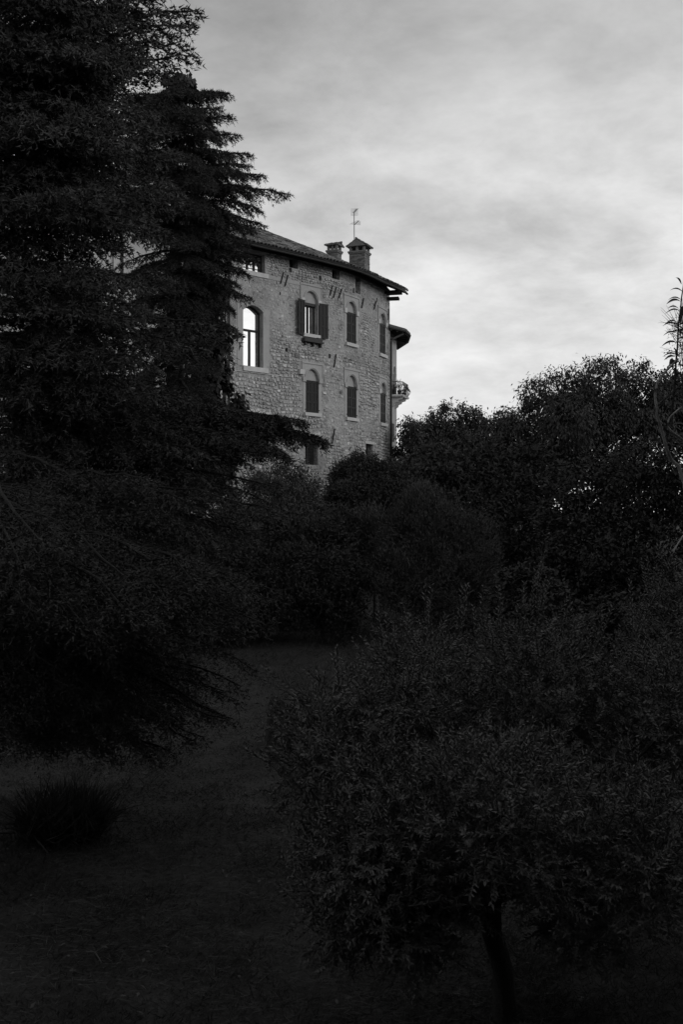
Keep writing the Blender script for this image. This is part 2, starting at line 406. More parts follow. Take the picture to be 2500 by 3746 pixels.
def build_stones():
    out = []
    z = WALL0
    while z < WALLTOP-.05:
        hz_ = z-CAMZ
        upper = hz_ > 8.2
        ch = R.uniform(.10, .19) if upper else R.uniform(.13, .25)
        q = -R.uniform(0, .2)
        while q < W.len:
            w = R.uniform(.10, .27) if upper else R.uniform(.14, .37)
            a, b = max(q, 0.0), min(q+w, W.len); q += w
            if b-a < .08: continue
            wob = (value_noise(a, z*.2, 1.1, 9)-.5)*.22+(value_noise(a, z, 2.3, 4)-.5)*.08
            c0 = z+wob+R.uniform(-.02, .02); c1 = z+ch+wob+R.uniform(-.05, .02)
            parts = [(a, b, c0, c1)]
            if ch > .22 and R.random() < .3:
                m = (c0+c1)/2+R.uniform(-.03, .03); parts = [(a, b, c0, m), (a, b, m, c1)]
            for (a1, b1, d0, d1) in parts:
                g = R.uniform(.006, .018)
                r = (a1+g, b1-g, d0+g, d1-g)
                if r[1]-r[0] < .05 or r[3]-r[2] < .04: continue
                if blocked(r[0]-.02, r[1]+.02, r[2]-.02, r[3]+.02) or in_plaster(*r) or r[3] > WALLTOP-.02: continue
                cov = value_noise(a1, z, .55, 3)*.65+value_noise(a1, z, 1.7, 5)*.35
                h = d0-CAMZ
                # how far stones are smeared over with render: more on the upper storeys
                cover = .34 if h < 4.6 else (.42 if h < 8.6 else (.64 if h < 12.1 else .48))
                if R.random() < .15: cov += .2
                if cov < cover-.08: 
                    if R.random() < .75: continue
                prot = .012+max(0, cov-cover)*.16
                prot = min(prot, .055)+R.uniform(0, .012)
                vs, fs = stone_geo(W, *r, prot+.008, .9 if upper else .45)
                tone = max(.5, R.gauss(.96, .13))
                if R.random() < .05: tone = R.uniform(.42, .6)
                if R.random() < .06: tone = R.uniform(1.25, 1.5)
                P = W.P((a1+b1)/2, (d0+d1)/2); sc = abs(W.nor((a1+b1)/2) @ -np.array([P.x, P.y]))/(P.y*P.y)
                pxx = P.x/P.y*F+CX; pyy = CY-(P.z-CAMZ)/P.y*F
                vis = 1.0 if (pxx > 850 and pyy < 1600 and not (pxx < 1000 and pyy > 1480)) else 0.0
                size = (r[1]-r[0])*(r[3]-r[2])*sc*vis*(1 if prot > .02 else .5)
                out.append((size, vs, fs, tone))
        z += ch
    out.sort(key=lambda t: -t[0])
    for k, (sz, vs, fs, tone) in enumerate(out[:300]):
        c = sum(vs, Vector())/len(vs)
        m = MB().add([v-c for v in vs], fs, tone); o = m.build('stone', M['stone'], house, tone=True); o.location = c
    rest = MB()
    for sz, vs, fs, tone in out[300:]: rest.add(vs, fs, tone)
    tag(rest.build('rubble_masonry', M['stone'], house, tone=True), kind='stuff')
    return len(out)
nst = build_stones()

# plaster patches, sills, surrounds
def part_box(name, mat, lst, parent=house):
    mb = MB()
    for b in lst: W.box(mb, *b)
    return mb.build(name, mat, parent)
def ring(path, o, r0, r1, o0, o1, mb, n=14):
    a = arch_pts(o, n, r0); b = arch_pts(o, n, r1)
    for k in range(n):
        (a0, za0), (a1, za1), (b0, zb0), (b1, zb1) = a[k], a[k+1], b[k], b[k+1]
        mb.hexa([path.P(a0, za0, o1), path.P(a1, za1, o1), path.P(a1, za1, o0), path.P(a0, za0, o0)],
                [path.P(b0, zb0, o1), path.P(b1, zb1, o1), path.P(b1, zb1, o0), path.P(b0, zb0, o0)])
def surround(o, imposts=True, e=.26, block='pale_stone'):
    # plaster field round the arch with a raised rectangular border and a moulded arch ring
    mb = MB(); zt = o['z1']+o['rise']+e; s0, s1 = o['s0']-e, o['s1']+e
    ap = [(s0, o['z1'])]+arch_pts(o, 14)+[(s1, o['z1'])]
    for k in range(1, len(ap)-2):
        (a, za), (b, zb) = ap[k], ap[k+1]
        mb.hexa([W.P(a, za, .03), W.P(b, zb, .03), W.P(b, zb, -.04), W.P(a, za, -.04)], [W.P(a, zt, .03), W.P(b, zt, .03), W.P(b, zt, -.04), W.P(a, zt, -.04)])
    for a, b in ((s0, o['s0']), (o['s1'], s1)): W.box(mb, a, b, o['z1'], zt, -.04, .03)
    for a, b in ((s0+.06, o['s0']), (o['s1'], s1-.06)): W.box(mb, a, b, o['z0']+.002, o['z1']-.002, -.04, .022)
    mb.build('window_surround', M['plaster'], house)
    mb = MB(); ring(W, o, .05, .10, .032, .065, mb)
    W.box(mb, s0-.05, s1+.05, zt+.002, zt+.10, .0, .075)
    W.box(mb, s0-.035, s0-.002, o['z1']+.05, zt, .0, .06); W.box(mb, s1+.002, s1+.035, o['z1']+.05, zt, .0, .06)
    mb.build('arch_moulding', M['plaster'], house)
    if imposts:
        for a, b in ((o['s0']-.24, o['s0']-.003), (o['s1']+.003, o['s1']+.24)):
            part_box('impost_block', M[block], [(a, b, o['z1']-.10, o['z1']+.16, -.02, .085)])
    mb = MB(); ap = arch_pts(o, 14); c = (o['s0']+o['s1'])/2
    vs = [W.P(a, z, -.16) for a, z in ap]; mb.add(vs, [tuple(range(len(vs)))]); mb.add([v for v in [W.P(o['s0'], o['z1'], -.16), W.P(o['s1'], o['z1'], -.16), W.P(o['s1'], o['z1']-.03, -.16), W.P(o['s0'], o['z1']-.03, -.16)]], [(0, 1, 2, 3)])
    mb.build('tympanum', M['plaster'], house)
def sill(o, e=.12, t=.17, p=.14, mat='pale_stone'):
    return part_box('window_sill', M[mat], [(o['s0']-e, o['s1']+e, o['z0']-t, o['z0']+.01, -.1, p)])
def leaf_boards(mb, P, u0, u1, z0, z1):
    """one shutter leaf: board plus rails and stiles; P(u,z,o)"""
    def bx(a, b, c, d, e, f): mb.hexa([P(a, c, f), P(b, c, f), P(b, c, e), P(a, c, e)], [P(a, d, f), P(b, d, f), P(b, d, e), P(a, d, e)])
    bx(u0, u1, z0, z1, 0, .03); w = u1-u0; t = .07*abs(w)/.5+.02; sg = 1 if w > 0 else -1
    for a in (u0, u1-sg*t, (u0+u1)/2-sg*t/2): bx(a, a+sg*t, z0, z1, .03, .05)
    H = z1-z0
    for f in (0, .33, .66, 1): 
        c = z0+f*(H-.10); bx(u0, u1, c, c+.09, .0301, .056)
def closed_shutters(o, top=None):
    z1 = o['z1'] if top is None else top; c = (o['s0']+o['s1'])/2
    win = MB(); W.box(win, o['s0'], o['s1'], z1-.05, z1, -.17, -.1).build('window', M['frame'], house)
    wn = COL.objects[-1] if False else bpy.data.objects[win_name()] 
    return wn
def win_name():
    return sorted([o.name for o in house.children if o.name.startswith('window') and not o.name.startswith('window_')], key=lambda n: (len(n), n))[-1]
def P_at(base_o): return lambda u, z, o: W.P(u, z, base_o+o)
def shuttered(o, inset=-.07):
    z1 = o['z1']-.03; c = (o['s0']+o['s1'])/2
    mb = MB(); W.box(mb, o['s0'], o['s1'], z1, z1+.03, -.15, inset+.06); wn = mb.build('window', M['frame'], house)
    for a, b in ((o['s0']+.012, c-.006), (c+.006, o['s1']-.012)):
        mb = MB(); leaf_boards(mb, P_at(inset), a, b, o['z0']+.02, z1-.004); sh = mb.build('shutter', M['shutter'], wn)
    mb = MB()
    for q, sg in ((o['s0'], -1), (o['s1'], 1)):
        for z in (o['z0']+.15, z1-.12):
            W.box(mb, min(q, q+sg*.05), max(q, q+sg*.05), z, z+.05, -.02, .045)
    mb.build('hinge', M['iron'], wn)
for o in (O_l2, O_u3, O_l3, O_u4, O_l4): shuttered(o)
for o in (O_u2, O_u3, O_u4, O_l4): surround(o)
for o in (O_l2, O_l3): surround(o, block='plaster')
for o in (O_u2, O_l2, O_u3, O_l3, O_u4, O_l4): sill(o)

def glazed(o, cols, z0, z1, rows, inset=-.26, st=.055, transom=None, arch=0):
    """framed window in opening o: outer frame, mullion(s), panes"""
    mb = MB(); s0, s1 = o['s0'], o['s1']
    def bx(a, b, c, d, e=0.0, f=.06): W.box(mb, a, b, c, d, inset+e, inset+f)
    bx(s0, s0+st, z0, z1); bx(s1-st, s1, z0, z1); bx(s0+st, s1-st, z0, z0+st)
    wn = None; xs = [s0+st+(s1-s0-2*st)*k/cols for k in range(cols+1)]
    for k in range(1, cols): bx(xs[k]-.05, xs[k]+.05, z0+st, (transom if transom else z1), .001, .075)
    bx(s0+st, s1-st, z1-st, z1, .002) if not arch else None
    if transom: bx(s0+st, s1-st, transom, transom+.10, .001, .09)
    if arch:
        ap = arch_pts(o, 10); ap2 = arch_pts(o, 10, -.07)
        for k in range(10):
            mb.hexa([W.P(ap2[k][0], ap2[k][1], inset+.06), W.P(ap2[k+1][0], ap2[k+1][1], inset+.06), W.P(ap2[k+1][0], ap2[k+1][1], inset), W.P(ap2[k][0], ap2[k][1], inset)],
                    [W.P(ap[k][0], ap[k][1], inset+.06), W.P(ap[k+1][0], ap[k+1][1], inset+.06), W.P(ap[k+1][0], ap[k+1][1], inset), W.P(ap[k][0], ap[k][1], inset)])
    wn = mb.build('window', M['frame'], house)
    for k in range(cols):
        p = MB(); a, b = xs[k], xs[k+1]; zt = transom if transom else z1-st
        p.add([W.P(a, z0+st, inset+.02), W.P(b, z0+st, inset+.02), W.P(b, zt, inset+.02), W.P(a, zt, inset+.02)], [(0, 1, 2, 3)]).build('pane', M['glass'], wn)
    if transom:
        p = MB(); ap = arch_pts(o, 10, -.04)
        vs = [W.P(ap[0][0], transom+.1, inset+.02)]+[W.P(a, z, inset+.02) for a, z in ap]+[W.P(ap[-1][0], transom+.1, inset+.02)]
        p.add(vs, [tuple(range(len(vs)))]).build('pane', M['glass'], wn)
    return wn
glazed(O_big, 2, O_big['z0']+.01, O_big['z1'], 1, inset=-.34, st=.08, transom=CAMZ+9.28, arch=1)
mb = MB(); ring(W, O_big, .0, .16, .0, .05, mb); mb.build('window_hood', M['mortar'], house)
part_box('window_sill', M['pale_stone'], [(W.at_px(887), W.at_px(978), CAMZ+7.18, CAMZ+7.43, -.3, .12)])
part_box('window_surround', M['plaster'], [(W.at_px(962)+.004, W.at_px(985), CAMZ+7.44, CAMZ+10.5, -.05, .02), (W.at_px(868), W.at_px(889)-.004, CAMZ+7.44, CAMZ+10.5, -.05, .02)])
wu = glazed(O_u2, 2, O_u2['z0']+.01, O_u2['z1']-.18, 1, inset=-.30, st=.05)
part_box('lintel_board', M['wood'], [(O_u2['s0'], O_u2['s1'], O_u2['z1']-.17, O_u2['z1']-.02, -.40, -.12)])
# open shutters folded back on the wall
for a, b, sw in ((O_u2['s0']-.62, O_u2['s0']-.04, .16), (O_u2['s1']+.62, O_u2['s1']+.04, .10)):
    lo, hi = (a, b) if a < b else (b, a)
    def Pp(u, z, o, a=a, b=b, sw=sw): return W.P(u, z, .07+o+sw*(abs(u-b)/.6)*.9)
    mb = MB(); leaf_boards(mb, Pp, lo, hi, O_u2['z0']-.12, O_u2['z1']+.02); mb.build('shutter', M['shutter'], wu)
# flower shelf with brackets and box under the open window
q0, q1 = W.at_px(1103), W.at_px(1172)
mb = MB(); W.box(mb, q0, q1, CAMZ+9.12, CAMZ+9.20, .0, .30); W.box(mb, q0+.05, q1-.1, CAMZ+9.201, CAMZ+9.34, .24, .29); W.box(mb, q0, q0+.04, CAMZ+9.201, CAMZ+9.32, .06, .29)
for q in (q0+.12, (q0+q1)/2, q1-.15): W.box(mb, q, q+.06, CAMZ+8.92, CAMZ+9.118, .0, .22)
mb.build('window_shelf', M['wood'], house)
mb = MB(); W.box(mb, q1-.42, q1-.06, CAMZ+9.202, CAMZ+9.42, .05, .235); W.box(mb, q0+.5, q0+.78, CAMZ+9.202, CAMZ+9.34, .05, .235); mb.build('planter_box', M['wood'], house)
# attic window
wa = glazed(O_att, 3, O_att['z0']+.01, O_att['z1'], 1, inset=-.34, st=.07)
mb = MB()
for k in range(3):
    z = O_att['z0']+.2+k*.22
    W.box(mb, O_att['s0']+.07, O_att['s1']-.07, z, z+.025, -.27, -.25)
mb.build('glazing_bar', M['frame'], wa)
part_box('window_sill', M['pale_stone'], [(O_att['s0']-.05, W.at_px(935)-.004, CAMZ+12.10, CAMZ+12.335, -.2, .06)])
part_box('window_sill', M['pale_stone'], [(W.at_px(935)+.004, W.at_px(981), CAMZ+12.10, CAMZ+12.33, -.2, .06)])
part_box('plaster_band', M['plaster'], [(W.at_px(981)+.01, W.at_px(1101), CAMZ+12.10, CAMZ+12.30, -.02, .03), (.05, O_att['s0']-.06, CAMZ+12.10, CAMZ+12.30, -.02, .03)])
# blind opening with lintel, grilled ground-floor windows
part_box('lintel', M['pale_stone'], [(O_lin['s0']-.14, O_lin['s1']+.16, O_lin['z1'], O_lin['z1']+.24, -.3, .05)])
part_box('dark_infill', M['room'], [(O_lin['s0'], O_lin['s1'], O_lin['z0'], O_lin['z1'], -.35, -.3)])  # near-black sheet in the room colour across the opening
def grilled(o, lin=True):
    mb = MB()
    W.box(mb, o['s0'], o['s0']+.05, o['z0'], o['z1'], -.4, -.34); W.box(mb, o['s1']-.05, o['s1'], o['z0'], o['z1'], -.4, -.34)
    W.box(mb, o['s0']+.05, o['s1']-.05, o['z1']-.06, o['z1'], -.4, -.34); c = (o['s0']+o['s1'])/2; W.box(mb, c-.03, c+.03, o['z0'], o['z1']-.06, -.4, -.34)
    wn = mb.build('window', M['wood'], house)
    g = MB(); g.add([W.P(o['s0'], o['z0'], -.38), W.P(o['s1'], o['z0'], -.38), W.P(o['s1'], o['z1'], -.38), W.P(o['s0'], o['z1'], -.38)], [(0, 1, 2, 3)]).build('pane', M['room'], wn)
    n = max(3, int((o['s1']-o['s0'])/.17)); b = MB()
    for k in range(1, n): b.tube([W.P(o['s0']+(o['s1']-o['s0'])*k/n, o['z0'], -.10), W.P(o['s0']+(o['s1']-o['s0'])*k/n, o['z1'], -.10)], .008, 4)
    z = o['z0']+.1
    while z < o['z1']: b.tube([W.P(o['s0'], z, -.115), W.P(o['s1'], z, -.115)], .011, 4); z += .165
    b.build('window_grille', M['iron'], wn)
    if lin: part_box('lintel', M['pale_stone'], [(o['s0']-.14, o['s1']+.16, o['z1'], o['z1']+.17, -.3, .04)])
grilled(O_grl); grilled(O_gr2)
# thin pale cable run under the large window
part_box('cable', M['pale_stone'], [(.05, W.at_px(1057), CAMZ+7.12, CAMZ+7.15, .045, .07), (W.at_px(1057)-.02, W.at_px(1057)+.012, CAMZ+7.151, CAMZ+8.45, .045, .07)])
# corbel stone beside the lower arched window
part_box('corbel', M['pale_stone'], [(W.at_px(1089), W.at_px(1106), CAMZ+7.35, CAMZ+7.6, -.02, .22)])
# iron wall anchors, leaning
for px, py, ln, lean in ((1029, 1018, .62, .20), (1045, 1028, .62, .20), (1209, 1063, .60, .20), (1222, 1071, .60, .22), (1242, 1074, .56, .26),
                         (1324, 1109, .62, .24), (1369, 1117, .56, .30), (1223, 1320, .75, .16), (1217, 1596, .85, .22), (1418, 1150, .7, .1)):
    q = W.at_px(px); z = W.z_px(px, py); t = .022
    mb = MB(); a, b = (q-lean/2, z-ln/2), (q+lean/2, z+ln/2)
    mb.hexa([W.P(a[0]-t, a[1], .11), W.P(a[0]+t, a[1], .11), W.P(a[0]+t, a[1], .04), W.P(a[0]-t, a[1], .04)],
            [W.P(b[0]-t, b[1], .11), W.P(b[0]+t, b[1], .11), W.P(b[0]+t, b[1], .04), W.P(b[0]-t, b[1], .04)])
    W.box(mb, q-.03, q+.03, z-.03, z+.03, -.02, .035)
    mb.build('wall_anchor', M['iron'], house)
# downpipe at the left corner, quoin strip on the right edge
mb = MB(); mb.tube([W.P(.12, CAMZ+13.3, .12), W.P(.12, CAMZ+1, .12)], .05, 8)
for z in (5, 8, 11): W.box(mb, .02, .22, CAMZ+z, CAMZ+z+.05, .0, .19)
mb.build('downpipe', M['dark_metal'], house)

# ---------------------------------------------------------------- main roof
EAVE = 0.92; SL = .46; HE = CAMZ+13.50; S0R, S1R = -.9, W.len-.85; TIN = 7.2
def roofP(s, d, up=0.0):      # d: distance inwards from the eave line
    return W.P(s, HE+d*SL+up, EAVE+.30*max(0.0, min(1.0, (s-W.len+4)/3.2))-d)
def build_roof():
    mb = MB(); q = np.linspace(S0R, S1R, 30); dd = [0, 1.5, 3, 4.5, 6, TIN]
    for i in range(len(q)-1):
        for j in range(len(dd)-1):
            mb.add([roofP(q[i], dd[j]), roofP(q[i+1], dd[j]), roofP(q[i+1], dd[j+1]), roofP(q[i], dd[j+1])], [(0, 1, 2, 3)])
        mb.add([roofP(q[i], 0, -.05), roofP(q[i+1], 0, -.05), roofP(q[i+1], 1.3, -.05), roofP(q[i], 1.3, -.05)], [(3, 2, 1, 0)])
        mb.add([roofP(q[i], 0, -.05), roofP(q[i+1], 0, -.05), roofP(q[i+1], 0), roofP(q[i], 0)], [(0, 1, 2, 3)])
        # back slope down so that the roof is a solid from other sides
        a, b = roofP(q[i], TIN), roofP(q[i+1], TIN); n0, n1 = W.nor(q[i]), W.nor(q[i+1])
        mb.add([a, b, b+Vector((-n1[0]*.5, -n1[1]*.5, -3.2)), a+Vector((-n0[0]*.5, -n0[1]*.5, -3.2))], [(0, 1, 2, 3)])
    roof = mb.build('roof', M['eave_wood'], house)
    # rafters
    s = S0R+.25
    while s < S1R-.1:
        m = MB(); m.hexa([roofP(s-.06, .06, -.20), roofP(s+.06, .06, -.20), roofP(s+.06, 1.25, -.22), roofP(s-.06, 1.25, -.22)],
                         [roofP(s-.06, .03, -.055), roofP(s+.06, .03, -.055), roofP(s+.06, 1.25, -.055), roofP(s-.06, 1.25, -.055)])
        m.build('rafter', M['eave_wood'], roof); s += .62
    # beam ends and wall plate
    m = MB(); W.box(m, .0, W.len-.9, WALLTOP-.42, WALLTOP-.2, .03, .16); m.build('wall_plate', M['eave_wood'], roof)
    m = MB(); W.box(m, W.len-1.6, W.len-.95, CAMZ+13.30, CAMZ+13.46, -.3, .95); W.box(m, W.len-1.0, W.len-.55, CAMZ+13.05, CAMZ+13.2, -.3, .72); m.build('eave_beam', M['eave_wood'], roof)
    # gutter
    g = MB(); g.tube([roofP(a, -.03, -.13) for a in np.linspace(S0R, S1R, 40)], .06, 8); g.build('gutter', M['dark_metal'], roof, smooth=True)
    # barrel tiles
    n = 5; L_ = .44
    def template(r0, r1):
        vs = []
        for (y, r) in ((0, r0), (L_, r1)):
            for k in range(n+1):
                a = math.pi*k/n; vs.append(Vector((-r*math.cos(a), y, r*math.sin(a))))
        fs = [(k, k+1, n+2+k, n+1+k) for k in range(n)]
        for (y, r) in ((0, r0-.016),):
            for k in range(n+1):
                a = math.pi*k/n; vs.append(Vector((-r*math.cos(a), y, r*math.sin(a))))
        o = 2*(n+1); fs += [(k+1, k, o+k, o+k+1) for k in range(n)]
        return vs, fs
    vs, fs = template(.098, .078)
    tmpls = []
    for tn in (.45, .7, .9, 1.1, 1.4, 2.0):
        mm = MB(); mm.add(vs, fs, tn); me = mm.mesh('roof_tile', True); me.materials.append(M['tile']); tmpls.append((me, tn))
    cands = []
    s = S0R+.1
    while s < S1R:
        rows = 0; d = -.12
        while d < TIN-.2:
            if d > 2.5 and W.xy(s)[1] > 60: break
            cands.append((d, s)); d += .345
        s += .25
    def mat_at(s, d, turn):
        p = roofP(s, d, .03); u = (roofP(s, d+.5)-roofP(s, d)).normalized(); u2 = Vector((-W.nor(s)[0], -W.nor(s)[1], SL)).normalized()
        x = Vector((W.tan(s)[0], W.tan(s)[1], 0)); z = x.cross(u2).normalized()
        x = (x*math.cos(turn)+u2*math.sin(turn)).normalized(); y = z.cross(x)
        p = p+z*R.uniform(0, .035)
        return Matrix(((x.x, y.x, z.x, p.x), (x.y, y.y, z.y, p.y), (x.z, y.z, z.z, p.z), (0, 0, 0, 1)))
    cands.sort(key=lambda c: (W.xy(c[1])[1] > 60.5, (0 if W.P(c[1], 0).x/W.P(c[1], 0).y*F+CX > 830 else 1), c[0]))
    rest = MB()
    for k, (d, s) in enumerate(cands):
        mt = mat_at(s+R.uniform(-.012, .012), d+R.uniform(-.03, .03), R.uniform(-.05, .05)); me, tn = R.choice(tmpls)
        if k < 300:
            o = link('tile', me, None, roof); o.matrix_world = mt
        else: rest.add([mt @ v for v in vs], fs, tn)
    # channel tiles under: dark troughs come from the gaps
    tag(rest.build('barrel_tiles', M['tile'], roof, tone=True), kind='stuff')
    return roof
roof = build_roof()

# ---------------------------------------------------------------- chimneys
def chimney(pxc, Dc, wl, wr, ang, zbase, zledge, ztop, gable_left):
    c0 = Vector(((pxc-CX)/F*Dc, Dc, 0)); a = math.radians(ang)
    U = Vector((-math.cos(a), math.sin(a), 0)); V = Vector((math.sin(a), math.cos(a), 0))   # U: along the left face, V: along the right face
    def P(u, v, z): return c0+U*u+V*v+Vector((0, 0, z))
    def bx(mb, u0, u1, v0, v1, z0, z1, tone=1.0): mb.hexa([P(u0, v0, z0), P(u1, v0, z0), P(u1, v1, z0), P(u0, v1, z0)], [P(u0, v0, z1), P(u1, v0, z1), P(u1, v1, z1), P(u0, v1, z1)], tone)
    mb = MB(); bx(mb, .012, wl-.012, .012, wr-.012, zbase, zledge+.04); ch = mb.build('chimney', M['joint'], house)
    b = MB(); z = zbase; row = 0
    while z < zledge-.05:
        for (n, ln, face) in ((int(wl/.24)+1, wl, 0), (int(wr/.24)+1, wr, 1), (int(wl/.24)+1, wl, 2), (int(wr/.24)+1, wr, 3)):
            st = ln/n; off = (row % 2)*st*.5
            for k in range(n+1):
                u0 = max(0, k*st-off+.006); u1 = min(ln, (k+1)*st-off-.006)
                if u1-u0 < .03: continue
                t = R.uniform(.6, 1.35); pr = R.uniform(-.008, .012)
                if face == 0: bx(b, u0, u1, -pr, .05, z, z+.055, t)
                elif face == 1: bx(b, -pr, .05, u0, u1, z, z+.055, t)
                elif face == 2: bx(b, u0, u1, wr-.05, wr+pr, z, z+.055, t)
                else: bx(b, wl-.05, wl+pr, u0, u1, z, z+.055, t)
        z += .068; row += 1
    tag(b.build('brick_courses', M['brick'], ch, tone=True), kind='stuff')
    e = .05
    b = MB(); bx(b, -e, wl+e, -e, wr+e, zledge, zledge+.07); bx(b, -e-.03, wl+e+.03, -e-.03, wr+e+.03, zledge+.0701, zledge+.15); b.build('chimney_ledge', M['brick'], ch, tone=True)
    b = MB(); pw = .13; zo = zledge+.15; ze = zledge+.42
    for (u, v) in ((0, 0), (wl-pw, 0), (0, wr-pw), (wl-pw, wr-pw), (wl/2-pw/2, 0), (wl/2-pw/2, wr-pw)):
        b = MB(); bx(b, u, u+pw, v, v+pw, zo, ze); b.build('chimney_pillar', M['brick'], ch, tone=True)
    # gabled cap
    ov = .14; b = MB()
    def cap(u0, u1, v0, v1, along_v):
        if along_v:   # ridge runs along V, gable seen on the left face
            um = (u0+u1)/2
            return [P(u0, v0, ze), P(u1, v0, ze), P(u1, v1, ze), P(u0, v1, ze), P(um, v0, ztop), P(um, v1, ztop)], [(0, 1, 2, 3), (0, 4, 1), (3, 2, 5), (0, 3, 5, 4), (1, 4, 5, 2)]
        vm = (v0+v1)/2
        return [P(u0, v0, ze), P(u1, v0, ze), P(u1, v1, ze), P(u0, v1, ze), P(u0, vm, ztop), P(u1, vm, ztop)], [(0, 1, 2, 3), (0, 3, 4), (1, 5, 2), (0, 4, 5, 1), (3, 2, 5, 4)]
    vs, fs = cap(-ov+.05, wl+ov-.05, -ov+.02, wr+ov-.02, gable_left); b.add(vs, fs, .95); b.build('chimney_cap', M['brick'], ch, tone=True)
    # cap tiles
    t = MB(); span = wl if gable_left else wr; runl = wr if gable_left else wl
    nt = int((runl+2*ov)/.19)
    for side in (0, 1):
        for k in range(nt):
            r = -ov+.08+k*(runl+2*ov-.16)/(nt-1)
            lo = -ov-.04 if side == 0 else span+ov+.04; hi = span/2
            nrow = 3
            for j in range(nrow):
                f0 = j/nrow; f1 = min(1, (j+1.25)/nrow); w0 = lo+(hi-lo)*f0; w1 = lo+(hi-lo)*f1
                zz0 = ze+(ztop-ze)*f0+.02+R.uniform(0, .015); zz1 = ze+(ztop-ze)*f1+.01
                A_ = P(w0, r, zz0) if gable_left else P(r, w0, zz0); B_ = P(w1, r, zz1) if gable_left else P(r, w1, zz1)
                t.tube([A_, B_], [.062, .048], 7)
                t.t[-9:] = [R.uniform(.6, 1.3)]*9
    for k in range(3):
        r0 = -ov-.03+(runl+2*ov)*k/3; r1 = r0+(runl+2*ov)/3+.05
        A_ = P(span/2, r0, ztop+.04) if gable_left else P(r0, span/2, ztop+.04); B_ = P(span/2, r1, ztop+.02) if gable_left else P(r1, span/2, ztop+.02)
        t.tube([A_, B_], [.07, .055], 8)
    t.build('cap_tiles', M['tile'], ch, tone=True)
    return P
Pc1 = chimney(1234, 57.6, .64, .60, 25, CAMZ+13.7, CAMZ+15.05, CAMZ+15.62, False)
Pc2 = chimney(1335, 58.7, .98, .86, 22, CAMZ+13.2, CAMZ+15.30, CAMZ+16.12, True)

# television antenna on the big chimney
ant = empty('television_antenna', 'thin television antenna mast standing on the larger chimney', 'antenna')
B0 = at(1297.5, 885, 59.3); ant.location = B0
def V3(x, y, z): return Vector((x, y, z))
mb = MB(); mb.tube([V3(0, 0, -1.6), V3(-.02, 0, 1.80)], .024, 6); mb.build('mast', M['dark_metal'], ant)
mb = MB(); mb.tube([V3(-.02, 0, 1.76), V3(.16, .35, 2.08)], .018, 5)
for k in range(6):
    f = k/5; c = V3(-.02, 0, 1.76).lerp(V3(.16, .35, 2.08), f); mb.tube([c+V3(-.10, .05, 0), c+V3(.10, -.05, 0)], .007, 4)
mb.build('boom', M['dark_metal'], ant)
mb = MB()
for k in range(6): mb.tube([V3(-.19+k*.076, -.04, 1.55), V3(-.19+k*.076, -.04, 1.97)], .0045, 4)
for k in range(7): mb.tube([V3(-.2, -.045, 1.56+k*.067), V3(.2, -.045, 1.56+k*.067)], .0045, 4)
mb.build('reflector', M['dark_metal'], ant)
mb = MB(); mb.tube([V3(0, 0, 1.02), V3(.26, .45, 1.40)], .02, 5)
for k in range(7):
    f = .1+k/7; c = V3(0, 0, 1.02).lerp(V3(.26, .45, 1.40), f); w = .34-.035*k; mb.tube([c+V3(-w, 0, .02), c+V3(w, 0, -.03)], .006, 4)
mb.build('boom', M['dark_metal'], ant)

